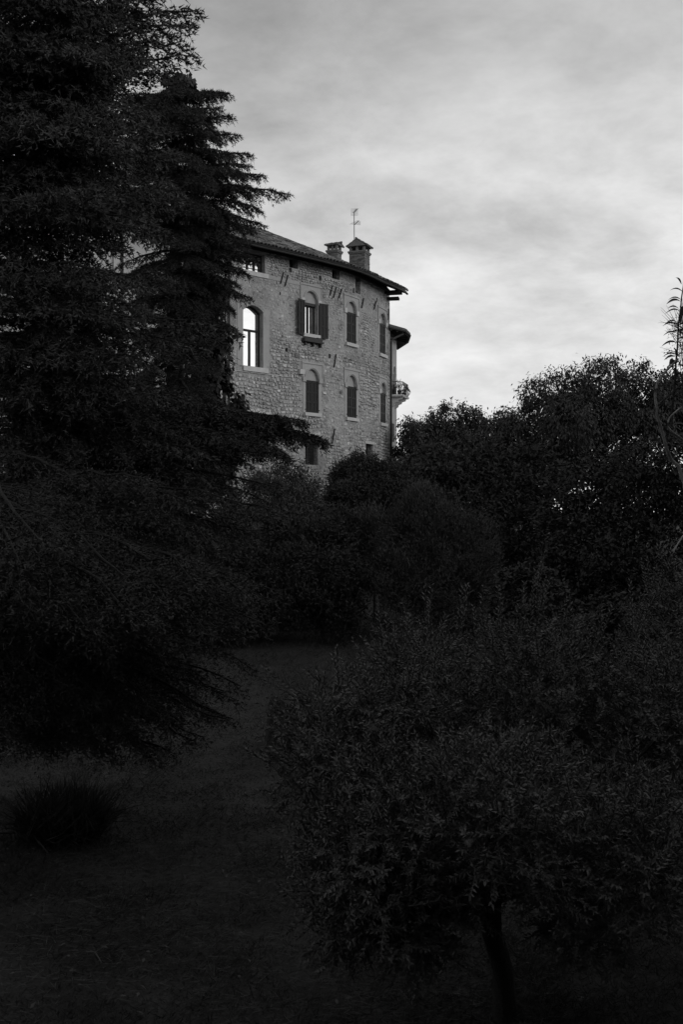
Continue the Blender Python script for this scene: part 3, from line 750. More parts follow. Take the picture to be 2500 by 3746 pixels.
# ---------------------------------------------------------------- annex round the corner: wall, roof, arched door, balcony
def annex():
    mb = MB(); zt = CAMZ+11.55; z0 = 2.3; q = list(A.s[1:-1])
    door = dict(s0=2.55, s1=3.32, z0=CAMZ+7.55, z1=CAMZ+9.05, rise=.45); low = dict(s0=2.3, s1=3.1, z0=CAMZ+4.55, z1=CAMZ+5.75, rise=0)
    ss = sorted({0.0, A.len, 1.9, door['s0'], door['s1'], low['s0'], low['s1'], float(A.s[2]), float(A.s[3])}); zs = sorted({z0, zt, door['z0'], door['z1']+door['rise'], low['z0'], low['z1']})
    rects = [(o['s0'], o['s1'], o['z0'], o['z1']+o['rise']) for o in (door, low)]
    for i in range(len(ss)-1):
        for j in range(len(zs)-1):
            cs, cz = (ss[i]+ss[i+1])/2, (zs[j]+zs[j+1])/2
            if not any(a < cs < b and c < cz < d for a, b, c, d in rects):
                mb.add([A.P(ss[i], zs[j]), A.P(ss[i+1], zs[j]), A.P(ss[i+1], zs[j+1]), A.P(ss[i], zs[j+1])], [(0, 1, 2, 3)])
    for o in (door, low):
        s0, s1, za, zb = o['s0'], o['s1'], o['z0'], o['z1']; d = -.4
        for s in (s0, s1): mb.add([A.P(s, za), A.P(s, za, d), A.P(s, zb, d), A.P(s, zb)], [(0, 1, 2, 3)])
        mb.add([A.P(s0, za), A.P(s1, za), A.P(s1, za, d), A.P(s0, za, d)], [(0, 1, 2, 3)])
        if o['rise']:
            ap = arch_pts(o)
            for k in range(10):
                (a, z1_), (b, z2_) = ap[k], ap[k+1]; zz = zb+o['rise']
                mb.add([A.P(a, z1_), A.P(b, z2_), A.P(b, zz), A.P(a, zz)], [(0, 1, 2, 3)]); mb.add([A.P(a, z1_), A.P(a, z1_, d), A.P(b, z2_, d), A.P(b, z2_)], [(0, 1, 2, 3)])
        else: mb.add([A.P(s0, zb), A.P(s1, zb), A.P(s1, zb, d), A.P(s0, zb, d)], [(0, 1, 2, 3)])
    mb.build('side_wall', M['plaster'], house)
    m = MB(); ring(A, door, .03, .12, .0, .05, m)
    A.box(m, door['s0']-.13, door['s0']-.01, door['z1']-.12, door['z1']+.02, 0, .07); A.box(m, door['s1']+.01, door['s1']+.13, door['z1']-.12, door['z1']+.02, 0, .07)
    m.build('door_surround', M['pale_stone'], house)
    m = MB(); A.box(m, door['s0'], door['s1'], door['z0'], door['z1']+door['rise'], -.42, -.36); A.box(m, door['s0'], door['s1'], door['z1']-.04, door['z1']+.04, -.36, -.3); m.build('balcony_door', M['wood'], house)
    m = MB(); A.box(m, low['s0'], low['s1'], low['z0'], low['z1'], -.12, -.06); m.build('shutter', M['shutter'], house)
    # big blocks at the foot of the corner
    zz = 2.4; k = 0
    while zz < CAMZ+3.9:
        h = R.uniform(.26, .4); s = 1.7+R.uniform(0, .1)
        while s < 3.9:
            w = R.uniform(.35, .7)
            vs, fs = stone_geo(A, s+.012, min(s+w, 3.95)-.012, zz+.012, zz+h-.012, .04, .2)
            MB().add(vs, fs, R.uniform(.8, 1.15)).build('stone', M['stone'], house, tone=True); s += w
        zz += h
    # roof
    E = [V3(2.85, 61.45, 0), V3(4.02, 62.9, 0), V3(4.38, 64.4, 0), V3(4.42, 66.8, 0), V3(3.9, 69.6, 0)]; ze = CAMZ+11.36; apex = [V3(1.2, 63.5, ze+1.2), V3(1.9, 65, ze+1.2), V3(2.0, 66.5, ze+1.2), V3(1.8, 69.6, ze+1.2)]
    r = MB(); Z = V3(0, 0, 1)
    tops = [e+Z*(ze+.16) for e in E]; bots = [e+Z*ze for e in E]
    inn = [V3(2.6, 62.3, ze+.25), V3(3.05, 63.6, ze+.25), V3(3.4, 65.0, ze+.25), V3(3.5, 66.6, ze+.25), V3(3.5, 69.5, ze+.25)]
    for i in range(4):
        r.add([bots[i], bots[i+1], tops[i+1], tops[i]], [(0, 1, 2, 3)]); r.add([bots[i], bots[i+1], inn[i+1], inn[i]], [(0, 1, 2, 3)])
        ap0, ap1 = apex[min(i, 3)], apex[min(i+1, 3)]
        r.add([tops[i], tops[i+1], ap1, ap0], [(0, 1, 2, 3)])
    r.add([bots[0], tops[0], apex[0], inn[0]], [(0, 1, 2, 3)])
    ro = r.build('side_roof', M['eave_wood'], house)
    t = MB()
    for i in range(4):
        n = max(2, int((E[i+1]-E[i]).length/.2))
        for k in range(n):
            f = (k+.5)/n; p = tops[i].lerp(tops[i+1], f); a = apex[min(i, 3)].lerp(apex[min(i+1, 3)], f); d = (a-p).normalized()
            t.tube([p-d*.06+Z*.01, p+d*1.4+Z*.01], [.085, .075], 6)
    t.build('roof_tiles', M['tile'], ro, tone=True)
    for i in range(3):
        for f in (.2, .55, .9):
            p = bots[i].lerp(bots[i+1], f); a = inn[i].lerp(inn[i+1], f); m = MB(); d = a-p; sd = d.cross(Z).normalized()*.045
            m.hexa([p-sd-Z*.1, p+sd-Z*.1, a+sd-Z*.1, a-sd-Z*.1], [p-sd-Z*.003, p+sd-Z*.003, a+sd-Z*.003, a-sd-Z*.003]); m.build('rafter', M['eave_wood'], ro)
    g = MB(); g.tube([b+Z*.05+(b-V3(2.5, 65, b.z)).normalized()*.06 for b in bots], .075, 8); g.build('gutter', M['dark_metal'], ro)
    d0 = at(1478, 1214, 63.0); d1 = at(1426, 1242, 62.1)
    g = MB(); pw_ = W.P(W.len-.22, 0, .14); d1 = V3(pw_.x, pw_.y, hz(1242, pw_.y)); g.tube([d0, d0+V3(-.03, 0, -.12), d1+V3(.1, 0, .04), d1, d1-Z*.12, V3(d1.x, d1.y, CAMZ+.4)], .07, 8); g.build('downpipe', M['dark_metal'], house)
    g = MB(); p = W.P(W.len-.28, 0, .05); g.tube([V3(p.x, p.y, CAMZ+13), V3(p.x, p.y, CAMZ+.6)], .018, 5); g.build('cable', M['plaster'], house)
    # balcony
    bal = []
    n = V3(.965, -.263, 0); t = V3(.263, .965, 0); o0 = V3(3.14, 63.95, 0)
    def BP(u, v, z): return o0+t*u+V3(1, 0, 0)*v+Z*z   # u along the wall, v out
    zf = CAMZ+7.55; Lb, Wb = 1.87, .80
    m = MB(); m.hexa([BP(0, -.02, zf-.12), BP(0, Wb, zf-.12), BP(Lb, Wb, zf-.12), BP(Lb, -.02, zf-.12)], [BP(-.04, -.02, zf-.03), BP(-.04, Wb+.05, zf-.03), BP(Lb+.04, Wb+.05, zf-.03), BP(Lb+.04, -.02, zf-.03)])
    m.hexa([BP(-.04, -.02, zf-.029), BP(-.04, Wb+.05, zf-.029), BP(Lb+.04, Wb+.05, zf-.029), BP(Lb+.04, -.02, zf-.029)], [BP(-.04, -.02, zf), BP(-.04, Wb+.05, zf), BP(Lb+.04, Wb+.05, zf), BP(Lb+.04, -.02, zf)])
    B = m.build('balcony', M['pale_stone'], house)
    for u in (.35, 1.45):
        m = MB(); prof = [(-.02, -.12), (.74, -.12), (.68, -.28), (.46, -.34), (.42, -.46), (.24, -.52), (.2, -.66), (-.02, -.82)]
        m.hexa([BP(u-.09, a, zf+b) for a, b in prof], [BP(u+.09, a, zf+b) for a, b in prof]); m.build('corbel', M['plaster'], B)
    def bar(x, y, bulge):   # bellied bar: base at (x,y), bulging outward along 'bulge'
        m = MB(); pts = []
        for k in range(9):
            f = k/8; w = .17*math.sin(math.pi*min(1, f*1.25))**1.5*(1 if f < .8 else 0) + .0
            pts.append(BP(x, y, zf+.05+f*.78)+bulge*w)
        m.tube(pts, .011, 5); m.build('baluster', M['iron'], B)
    ux = -t; vx = V3(1, 0, 0)
    for k in range(7): bar(.02, .05+k*.115, ux*.55)
    for k in range(15): bar(.05+k*.125, Wb-.02, vx)
    for k in range(7): bar(Lb-.02, .05+k*.115, t*.55)
    for z in (.05, .83):
        m = MB(); loop = [BP(.02, 0, zf+z), BP(.02, Wb-.02, zf+z), BP(Lb-.02, Wb-.02, zf+z), BP(Lb-.02, 0, zf+z)]
        for i in range(3): m.tube([loop[i], loop[i+1]], .02 if z > .5 else .014, 6)
        m.build('rail', M['iron'], B)
    return BP, zf, Lb, Wb
BP, ZF, LB, WB = annex()
def pot_plant(name, label, p, r, h, hp, n, hang=False, group=None):
    e = empty(name, label, 'potted plant', group); e.location = p
    m = MB(); k = 10
    m.hexa([V3(r*.72*math.cos(2*math.pi*i/k), r*.72*math.sin(2*math.pi*i/k), 0) for i in range(k)], [V3(r*math.cos(2*math.pi*i/k), r*math.sin(2*math.pi*i/k), h) for i in range(k)]); 
    m.hexa([V3(r*1.1*math.cos(2*math.pi*i/k), r*1.1*math.sin(2*math.pi*i/k), h) for i in range(k)], [V3(r*1.1*math.cos(2*math.pi*i/k), r*1.1*math.sin(2*math.pi*i/k), h+.04) for i in range(k)])
    m.build('pot', M['dark_metal'], e)
    st = MB(); arr = []
    for i in range(14):
        d = V3(R.gauss(0, .35), R.gauss(0, .35), 1).normalized(); L0 = hp*R.uniform(.5, 1); pts = [V3(0, 0, h)+d*L0*f+V3(0, 0, -.3*L0*f*f*(1.3 if hang else .2)) for f in (0, .35, .7, 1)]
        st.tube(pts, .006, 4)
        for f in np.linspace(.3, 1, n):
            j = min(2, int(f*3)); q = pts[j].lerp(pts[j+1], f*3-j) if f < 1 else pts[3]; arr.append(q)
    st.build('stem', M['twig'], e); P = np.array([list(q) for q in arr]); D = rand_dir(len(P))+np.array([0, 0, .3])
    link('foliage', poly_mesh('foliage', leaves(P, D, .085, .035)), M['leaf'], e)
pot_plant('potted_plant', 'tall loose leafy plant in a pot at the front corner of the balcony', BP(.35, WB-.28, ZF+.003), .14, .26, .95, 14)
pot_plant('potted_plant', 'bushy plant spilling over the outer rail of the balcony', BP(1.45, WB-.22, ZF+.003), .15, .24, .85, 16, True)
pot_plant('potted_plant', 'small dark potted plant beside the balcony door', BP(.30, .18, ZF+.003), .15, .32, .62, 14, True)

# ---------------------------------------------------------------- pale plastered wings left of the stone facade
wing = empty('plastered_wing', 'pale plastered wing running left from the stone facade behind the cedar', 'building')
PW = Path([(-12.6, 43.3), (-9.2, 46.5), (-5.86, 49.72)], smooth_=False, ext=(.01, .01))
def simple_wall(path, z0, z1, holes, parent, mat, th=.35):
    mb = MB(); ss = sorted({0.0, path.len}|{h[0] for h in holes}|{h[1] for h in holes}); zs = sorted({z0, z1}|{h[2] for h in holes}|{h[3] for h in holes})
    for i in range(len(ss)-1):
        for j in range(len(zs)-1):
            cs, cz = (ss[i]+ss[i+1])/2, (zs[j]+zs[j+1])/2
            if not any(a < cs < b and c < cz < d for a, b, c, d in holes): mb.add([path.P(ss[i], zs[j]), path.P(ss[i+1], zs[j]), path.P(ss[i+1], zs[j+1]), path.P(ss[i], zs[j+1])], [(0, 1, 2, 3)])
    for a, b, c, d in holes:
        for s in (a, b): mb.add([path.P(s, c), path.P(s, c, -th), path.P(s, d, -th), path.P(s, d)], [(0, 1, 2, 3)])
        for z in (c, d): mb.add([path.P(a, z), path.P(b, z), path.P(b, z, -th), path.P(a, z, -th)], [(0, 1, 2, 3)])
    mb.build('wall', mat, parent)
    for a, b, c, d in holes:
        m = MB(); path.box(m, a, a+.07, c, d, -.25, -.18); path.box(m, b-.07, b, c, d, -.25, -.18); path.box(m, (a+b)/2-.04, (a+b)/2+.04, c, d, -.25, -.18); path.box(m, a+.07, b-.07, d-.07, d, -.251, -.181)
        wn = m.build('window', M['frame'], parent)
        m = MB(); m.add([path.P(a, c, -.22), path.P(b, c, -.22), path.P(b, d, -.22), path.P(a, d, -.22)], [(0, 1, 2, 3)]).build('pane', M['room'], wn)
        m = MB(); path.box(m, a-.1, b+.1, c-.14, c, -.2, .1); m.build('window_sill', M['pale_stone'], parent)
holes = []
for s in (1.4, 4.2, 7.0):
    for z in (4.6, 8.8): holes.append((s, s+1.05, CAMZ+z, CAMZ+z+1.9))
simple_wall(PW, 3.3, CAMZ+13.2, holes, wing, M['pale_plaster'])
m = MB(); PW.box(m, 2.95, 3.25, 3.4, CAMZ+13.0, .003, .14); m.build('pilaster', M['pale_plaster'], wing)
m = MB(); m.tube([PW.P(3.42, CAMZ+13, .1), PW.P(3.42, 3.4, .1)], .05, 8); m.build('downpipe', M['dark_metal'], wing)
def lean_roof(path, s0, s1, ze, parent, ov=.8, dep=6.5, sl=.42):
    m = MB(); n = 8; q = np.linspace(s0, s1, n)
    for i in range(n-1):
        a, b, c, d = path.P(q[i], ze, ov), path.P(q[i+1], ze, ov), path.P(q[i+1], ze+(dep+ov)*sl, -dep), path.P(q[i], ze+(dep+ov)*sl, -dep)
        u = Vector((0, 0, .14)); m.hexa([a, b, c, d], [a+u, b+u, c+u, d+u])
    ro = m.build('roof', M['eave_wood'], parent)
    t = MB(); s = s0+.1
    while s < s1:
        pr = path.P(s, ze+.15, ov+.05)
        for j in range(8):
            d0 = -j*.9; t.tube([path.P(s, ze+.16+(-d0)*sl, ov+.05+d0), path.P(s, ze+.14+(-d0+.98)*sl, ov+.05+d0-.98)], [.095, .075], 6, caps=False)
        s += .22
    t.build('roof_tiles', M['tile'], ro, tone=True)
lean_roof(PW, .0, PW.len-.4, CAMZ+13.2, wing)
tower = empty('pale_building', 'tall pale plastered building with tiled roof at the far left behind the cedar', 'building')
PT = Path([(-30, 41.0), (-12.75, 41.4), (-12.75, 50)], smooth_=False, ext=(.01, .01))
holes = []
for s in (4.0, 8.0, 12.0, 15.0):
    for z in (1.5, 5.4, 9.6): holes.append((s, s+1.0, CAMZ+z, CAMZ+z+1.8))
simple_wall(Path([(-30, 41.0), (-12.75, 41.4)], smooth_=False, ext=(.01, .01)), 3.3, CAMZ+13.6, holes, tower, M['pale_plaster'])
m = MB(); m.hexa([V3(-12.75, 41.41, 3.3), V3(-12.75, 52, 3.3), V3(-30, 52, 3.3), V3(-30, 41.5, 3.3)], [V3(-12.75, 41.41, CAMZ+13.59), V3(-12.75, 52, CAMZ+13.59), V3(-30, 52, CAMZ+13.59), V3(-30, 41.5, CAMZ+13.59)]); m.build('side_wall', M['pale_plaster'], tower)
m = MB(); z = CAMZ+13.6; e = [V3(-31, 40.3, z), V3(-12.2, 40.3, z), V3(-12.2, 53, z), V3(-31, 53, z)]; rt = [V3(-26, 46.6, z+2.9), V3(-17.5, 46.6, z+2.9)]; u = V3(0, 0, .18)
m.hexa(e, [p+u for p in e]); m.add([e[0]+u, e[1]+u, rt[1]+u, rt[0]+u], [(0, 1, 2, 3)]); m.add([e[1]+u, e[2]+u, rt[1]+u], [(0, 1, 2)]); m.add([e[2]+u, e[3]+u, rt[0]+u, rt[1]+u], [(0, 1, 2, 3)]); m.add([e[3]+u, e[0]+u, rt[0]+u], [(0, 1, 2)])
m.build('roof', M['tile'], tower, tone=True)

# ---------------------------------------------------------------- sunken garden's retaining wall with iron railing
rw = empty('retaining_wall', 'dark rubble retaining wall below the iron railing', 'wall')
PR = Path([(-22, 31.8), (-8, 32.9), (-.2, 33.1)], smooth_=False, ext=(.01, .01))
m = MB(); PR.box(m, 0, PR.len, -.3, 3.68, -.4, 0, step=2); m.build('wall_core', M['mortar'], rw)
m = MB(); PR.box(m, 0, PR.len, 3.682, 3.80, -.45, .07, step=1.2); m.build('coping', M['joint'], rw)
m = MB(); z = -.1
while z < 3.6:
    h = R.uniform(.2, .36); s = 0
    while s < PR.len-.1:
        w = R.uniform(.25, .6); vs, fs = stone_geo(PR, s+.01, min(s+w, PR.len)-.01, z+.01, min(z+h, 3.67)-.01, .04, .5); m.add(vs, fs, R.uniform(.5, .9)); s += w
    z += h
tag(m.build('rubble_masonry', M['stone'], rw, tone=True), kind='stuff')
rl = empty('iron_railing', 'black iron railing on top of the retaining wall at left', 'railing')
s = .2; zc = 3.802; smax = PR.at_px(640)
while s < smax:
    p = PR.P(s, zc, -.18); m = MB(); m.tube([V3(0, 0, 0), V3(0, 0, 1.02)], .013, 5); o = m.build('baluster', M['iron'], rl); o.location = p; s += .16
for z in (.15, .88):
    m = MB(); m.tube([PR.P(.1, zc+z, -.18), PR.P(float(PR.s[2]), zc+z, -.18), PR.P(smax, zc+z, -.18)], .02, 5); m.build('rail', M['iron'], rl)

# ---------------------------------------------------------------- conifers
def cedar(name, label, trunk, trad, limbs, mat, dens=1.0, nl=.05, nw=.008, group=None, sub=1.0, tsp=.045, spread=.62, lw=.0, hi=0.0):
    root = empty(name, label, 'tree', group); root.location = trunk[0]; O = trunk[0]
    m = MB(); m.tube([p-O for p in trunk], trad, 12); m.build('trunk', M['bark'], root, smooth=True)
    wood = MB(); TP = []; TD = []; TL = []; SB = []
    for (p0, p3, d, rr) in limbs:
        ln = (p3-p0).length; mid1 = p0.lerp(p3, .35)+V3(0, 0, .06*ln); mid2 = p0.lerp(p3, .75)+V3(0, 0, .055*ln)
        pts = []
        for k in range(13):
            t = k/12; pts.append(p0*(1-t)**3+mid1*3*t*(1-t)**2+mid2*3*t*t*(1-t)+p3*t**3+V3(R.gauss(0, .007), R.gauss(0, .007), R.gauss(0, .007))*ln*t)
        for k in range(9, 12): TP.append(pts[k]); TD.append((pts[k+1]-pts[k]).normalized()); TL.append((pts[k+1]-pts[k]).length*1.3)
        w = MB(); w.tube([p-O for p in pts], [rr*.75*(1-k/12)**.8+.005 for k in range(13)], 6)
        w.build('limb', M['bark'], root)
        nb = int(ln*11*d*sub)+4
        for i in range(nb):
            f = .10+.90*(i+R.random())/nb; x = f*12; j = min(11, int(x)); p = pts[j].lerp(pts[j+1], x-j); T = (pts[j+1]-pts[j]).normalized()
            side = T.cross(V3(0, 0, 1)).normalized()*(1 if i % 2 else -1); a = R.uniform(.55, 1.25)*(1-.35*f)
            D = (T*math.cos(a)+side*math.sin(a)+V3(0, 0, R.uniform(-.12, .06))).normalized()
            L0 = min(1.35, (1-f)*ln*.42+.12)*R.uniform(.55, 1.1)
            drp = R.uniform(.12, .38)
            bp = [p+D*L0*t+V3(0, 0, -drp*L0*t*t) for t in (0, .33, .66, 1)]
            if L0 > .65: wood.tube([q-O for q in bp], [.009, .007, .005, .002], 3, caps=False)
            nt = int(L0/tsp*d)+2
            for k in range(nt):
                t = .08+.92*(k+R.random())/nt; x = min(2.999, t*3); jj = int(x); q = bp[jj].lerp(bp[jj+1], x-jj); t_ = (bp[jj+1]-bp[jj]).normalized()
                sd = t_.cross(V3(0, 0, 1)).normalized()*(1 if k % 2 else -1)
                dd = (t_*R.uniform(.5, 1.0)+sd*R.uniform(.25, .9)+V3(0, 0, R.uniform(-1.6, -.5) if R.random() < .14 else R.uniform(-.38, .06))).normalized()
                TP.append(q); TD.append(dd); TL.append((R.uniform(.10, .26)+lw)*(1.15-.4*t)*(1.05-.45*f*f))
            TP.append(bp[2]); TD.append((bp[3]-bp[2]).normalized()); TL.append((bp[3]-bp[2]).length*1.05)
    P = np.array([list(q) for q in TP])-np.array(list(O)); D = np.array([list(q) for q in TD]); L = np.array(TL)
    cnt = np.maximum(4, (L*dens*95*(.05/nl)).astype(int)); idx = np.repeat(np.arange(len(P)), cnt); n = len(idx)
    t = rng.random(n)*1.02; base = P[idx]+D[idx]*(L[idx]*t)[:, None]+np.array([0, 0, -.30])*(L[idx]*t*t)[:, None]
    nd = norm(D[idx]*.75+rand_dir(n)*spread+np.array([0, 0, .25]))
    big = 1+hi*np.clip((base[:, 2]+O.z-CAMZ-.3)/1.5, 0, 1)      # longer, fuller sprays in the upper crown
    arr = needles(base, nd, nl*rng.uniform(.6, 1.15, n)*big, nw*big)
    link('foliage', poly_mesh('foliage', arr), mat, root)
    tw = np.stack([P, P+np.array([0, 0, .006]), P+D*L[:, None]], 1)
    link('branchlets', wood.mesh('branchlets'), M['bark'], root)
    return n
def limb_list(trunk_fn, spec):
    out = []
    for (py0, px, py, Y, d, rr) in spec: out.append((trunk_fn(py0), at(px, py, Y), d, rr))
    return out
# near cedar: trunk just inside the left edge
TX, TY = -130, 13.6
def tr1(py): 
    p = at(TX+(py-1500)*.02, py, TY); return p
trunk = [Vector((tr1(2950).x, TY, -.15))]+[tr1(py) for py in (2700, 2000, 1300, 600, 0, -700)]+[tr1(-1500)]
spec = []
# explicit boughs whose tips read in the silhouette (py0 on trunk, tip px, py, Y)
E1 = [(250, 722, 40, 13.2), (180, 640, -60, 12.6), (300, 702, 96, 14.4), (400, 704, 205, 13.8), (330, 655, 150, 12.8), (480, 600, 262, 13.2), (420, 520, 205, 12.4), (300, 560, -20, 13.4),
      (420, 430, 180, 12.2), (350, 330, 90, 12.0), (430, 300, 215, 12.6), (480, 470, 250, 14.6), (260, 450, 20, 14.8), (200, 250, -40, 12.5), (460, 250, 170, 14.8), (520, 380, 330, 15.6),
      (620, 560, 470, 12.4), (700, 640, 560, 12.6), (620, 420, 420, 11.8), (720, 520, 640, 14.5), (640, 300, 440, 12.2), (830, 640, 700, 12.2), (900, 560, 860, 12.8), (850, 420, 700, 11.6),
      (880, 300, 790, 12.0), (950, 440, 900, 12.4), (1100, 640, 1010, 12.6), (1150, 520, 1120, 11.8), (1050, 330, 1040, 12.0), (1200, 860, 1210, 12.6), (1250, 700, 1260, 12.0), (1300, 560, 1330, 11.5),
      (1330, 420, 1330, 12.4), (1400, 330, 1500, 11.8), (1420, 800, 1500, 12.9),
      (1560, 1100, 1535, 13.2), (1600, 1195, 1600, 13.4), (1640, 1060, 1640, 12.8), (1660, 900, 1590, 12.2), (1700, 1010, 1780, 12.6), (1650, 760, 1650, 11.8),
      (1800, 1035, 1885, 12.0), (1780, 880, 1840, 11.4), (1850, 960, 1960, 12.6), (1760, 700, 1830, 11.0), (1900, 640, 1900, 10.6), (1820, 560, 1760, 10.8),
      (1960, 1010, 2175, 11.4), (2000, 985, 2240, 11.0), (1980, 870, 2150, 10.4), (2050, 900, 2320, 11.2), (1950, 760, 2090, 9.8), (2020, 640, 2150, 9.6), (1980, 480, 2100, 9.4), (2030, 560, 2280, 9.6),
      (2060, 330, 2230, 9.2), (1930, 300, 2090, 9.6), (2100, 180, 2330, 9.3), (2080, 420, 2420, 9.6), (2150, 700, 2330, 10.4), (2250, 940, 2440, 12.2), (2300, 800, 2600, 11.4), (2350, 720, 2720, 11.6),
      (2250, 560, 2560, 10.4), (2300, 400, 2640, 10.2), (2250, 250, 2520, 9.8), (2350, 100, 2620, 9.8), (2200, 0, 2420, 9.4), (1900, 80, 1990, 9.2), (1850, 60, 2060, 8.8), (2400, 560, 2780, 11.4), (2380, 300, 2700, 11.0), (2350, 880, 2560, 12.6)]
for (a, px, py, Y) in E1: spec.append((a, px, py, Y, 2.3 if px > 1040 else 1.0, .05))
def env1(py): return float(np.interp(py, [-400, 100, 300, 600, 1000, 1400, 1600, 1900, 2200, 2600], [600, 560, 480, 640, 620, 720, 900, 860, 820, 600]))
py = -340.0
while py < 2480:          # tiers of boughs with dark gaps between them, most of them reaching towards the viewer
    for k in range(6):
        e = env1(py); px = e-abs(R.gauss(0, 1))*.42*(e+200); px = max(-350, px); up = py < 1500
        spec.append((py-40+R.uniform(-12, 12), px, py+(R.uniform(0, 60) if up else R.uniform(40, 150)), TY-R.uniform(-1.4, 2.3 if up else 3.4), .62, .04))
    py += 132
    if 250 < py < 350: py += 60
    if 880 < py < 1020: py += 110
    if 1440 < py < 1600: py += 150
    if py > 2130: break
for (px, py, Y, p0) in ((180, 2200, 8.9, 1960), (300, 2260, 8.8, 1950), (420, 2190, 8.9, 1940), (540, 2250, 9.2, 1950), (640, 2200, 9.6, 1960), (740, 2290, 9.9, 1970), (840, 2230, 10.4, 1980), (940, 2280, 11.0, 2000), (1000, 2200, 11.4, 1990), (100, 2250, 9.0, 1970), (350, 2350, 9.3, 2020), (600, 2340, 9.8, 2030), (780, 2360, 10.4, 2040), (920, 2180, 10.4, 1960), (480, 2120, 9.6, 1900), (700, 2120, 10.0, 1900),
                     (60, 2060, 8.6, 1830), (20, 2150, 8.6, 1850), (120, 1980, 8.8, 1800)):
    spec.append((p0, px, py, Y-.9, 1.25, .05))
for (px, py, Y) in ((60, 2740, 10.6), (160, 2760, 11.0), (280, 2730, 10.8), (420, 2770, 11.4), (540, 2740, 11.2), (640, 2760, 11.6), (740, 2700, 11.8), (840, 2640, 12.2), (880, 2500, 12.0), (20, 2660, 10.0), (480, 2650, 10.4), (580, 2620, 10.8), (240, 2640, 10.0), (360, 2560, 9.8),
                    (560, 420, 15.5), (620, 500, 15.8), (580, 600, 15.2), (640, 680, 15.6), (500, 380, 16), (540, 760, 15.4), (600, 840, 15.8), (450, 480, 16.2), (620, 760, 14.6), (480, 650, 15.4)):
    spec.append((py-210, px, py, Y, .8, .04))
for (px, py, Y) in ((200, 2720, 11.2), (350, 2740, 11.4), (820, 2520, 12.0), (120, 2690, 11.0), (820, 1620, 12.4), (930, 1700, 12.8), (760, 1740, 12.0), (880, 1790, 12.4), (980, 1830, 13.0), (700, 1950, 11.6), (820, 1990, 12.0), (930, 2060, 12.2), (760, 2190, 11.2), (860, 2330, 11.8),
                    (660, 2420, 11.0), (760, 2480, 11.6), (560, 2560, 10.6), (660, 2640, 11.2), (420, 2620, 10.4), (300, 2600, 10.2), (180, 2560, 10.0), (500, 2700, 11.2), (620, 1560, 12.0), (720, 1660, 13.6), (1000, 1660, 13.8), (850, 1900, 13.8), (950, 1950, 14.0)):
    spec.append((py-190, px, py, Y, .8, .045))
for k in range(22):     # boughs reaching back and to the left keep the tree whole
    py = R.uniform(-1300, 2500); ang = R.uniform(-2.6, .55)
    b = tr1(py); L0 = 3.2*(1-max(0, (900-py))/4200)
    tip = b+V3(-math.cos(ang)*L0*R.uniform(.7, 1.1) if R.random() < .7 else L0*.5, math.sin(-ang)*L0, -R.uniform(.1, .8))
    spec.append((py, tip.x/tip.y*F+CX, CY-(tip.z-CAMZ)/tip.y*F, tip.y, .35, .05))
limbs = limb_list(tr1, spec)
# the heavy bare limbs that curve out to the right
limbs += [(tr1(380), at(380, 560, 13.4), .5, .10), (tr1(1480), at(560, 1640, 12.9), .5, .09), (tr1(760), at(420, 800, 13.6), .6, .10), (tr1(2280), at(840, 2640, 12.4), .5, .08)]
n1 = cedar('cedar_tree', 'large dark cedar with drooping boughs filling the left side, its lowest boughs over the lawn', trunk,
      [.30, .27, .24, .20, .17, .14, .10, .04], limbs, M['cedar'], dens=.52, nl=.056, nw=.0160, tsp=.07, spread=.6, lw=.03, hi=.5)
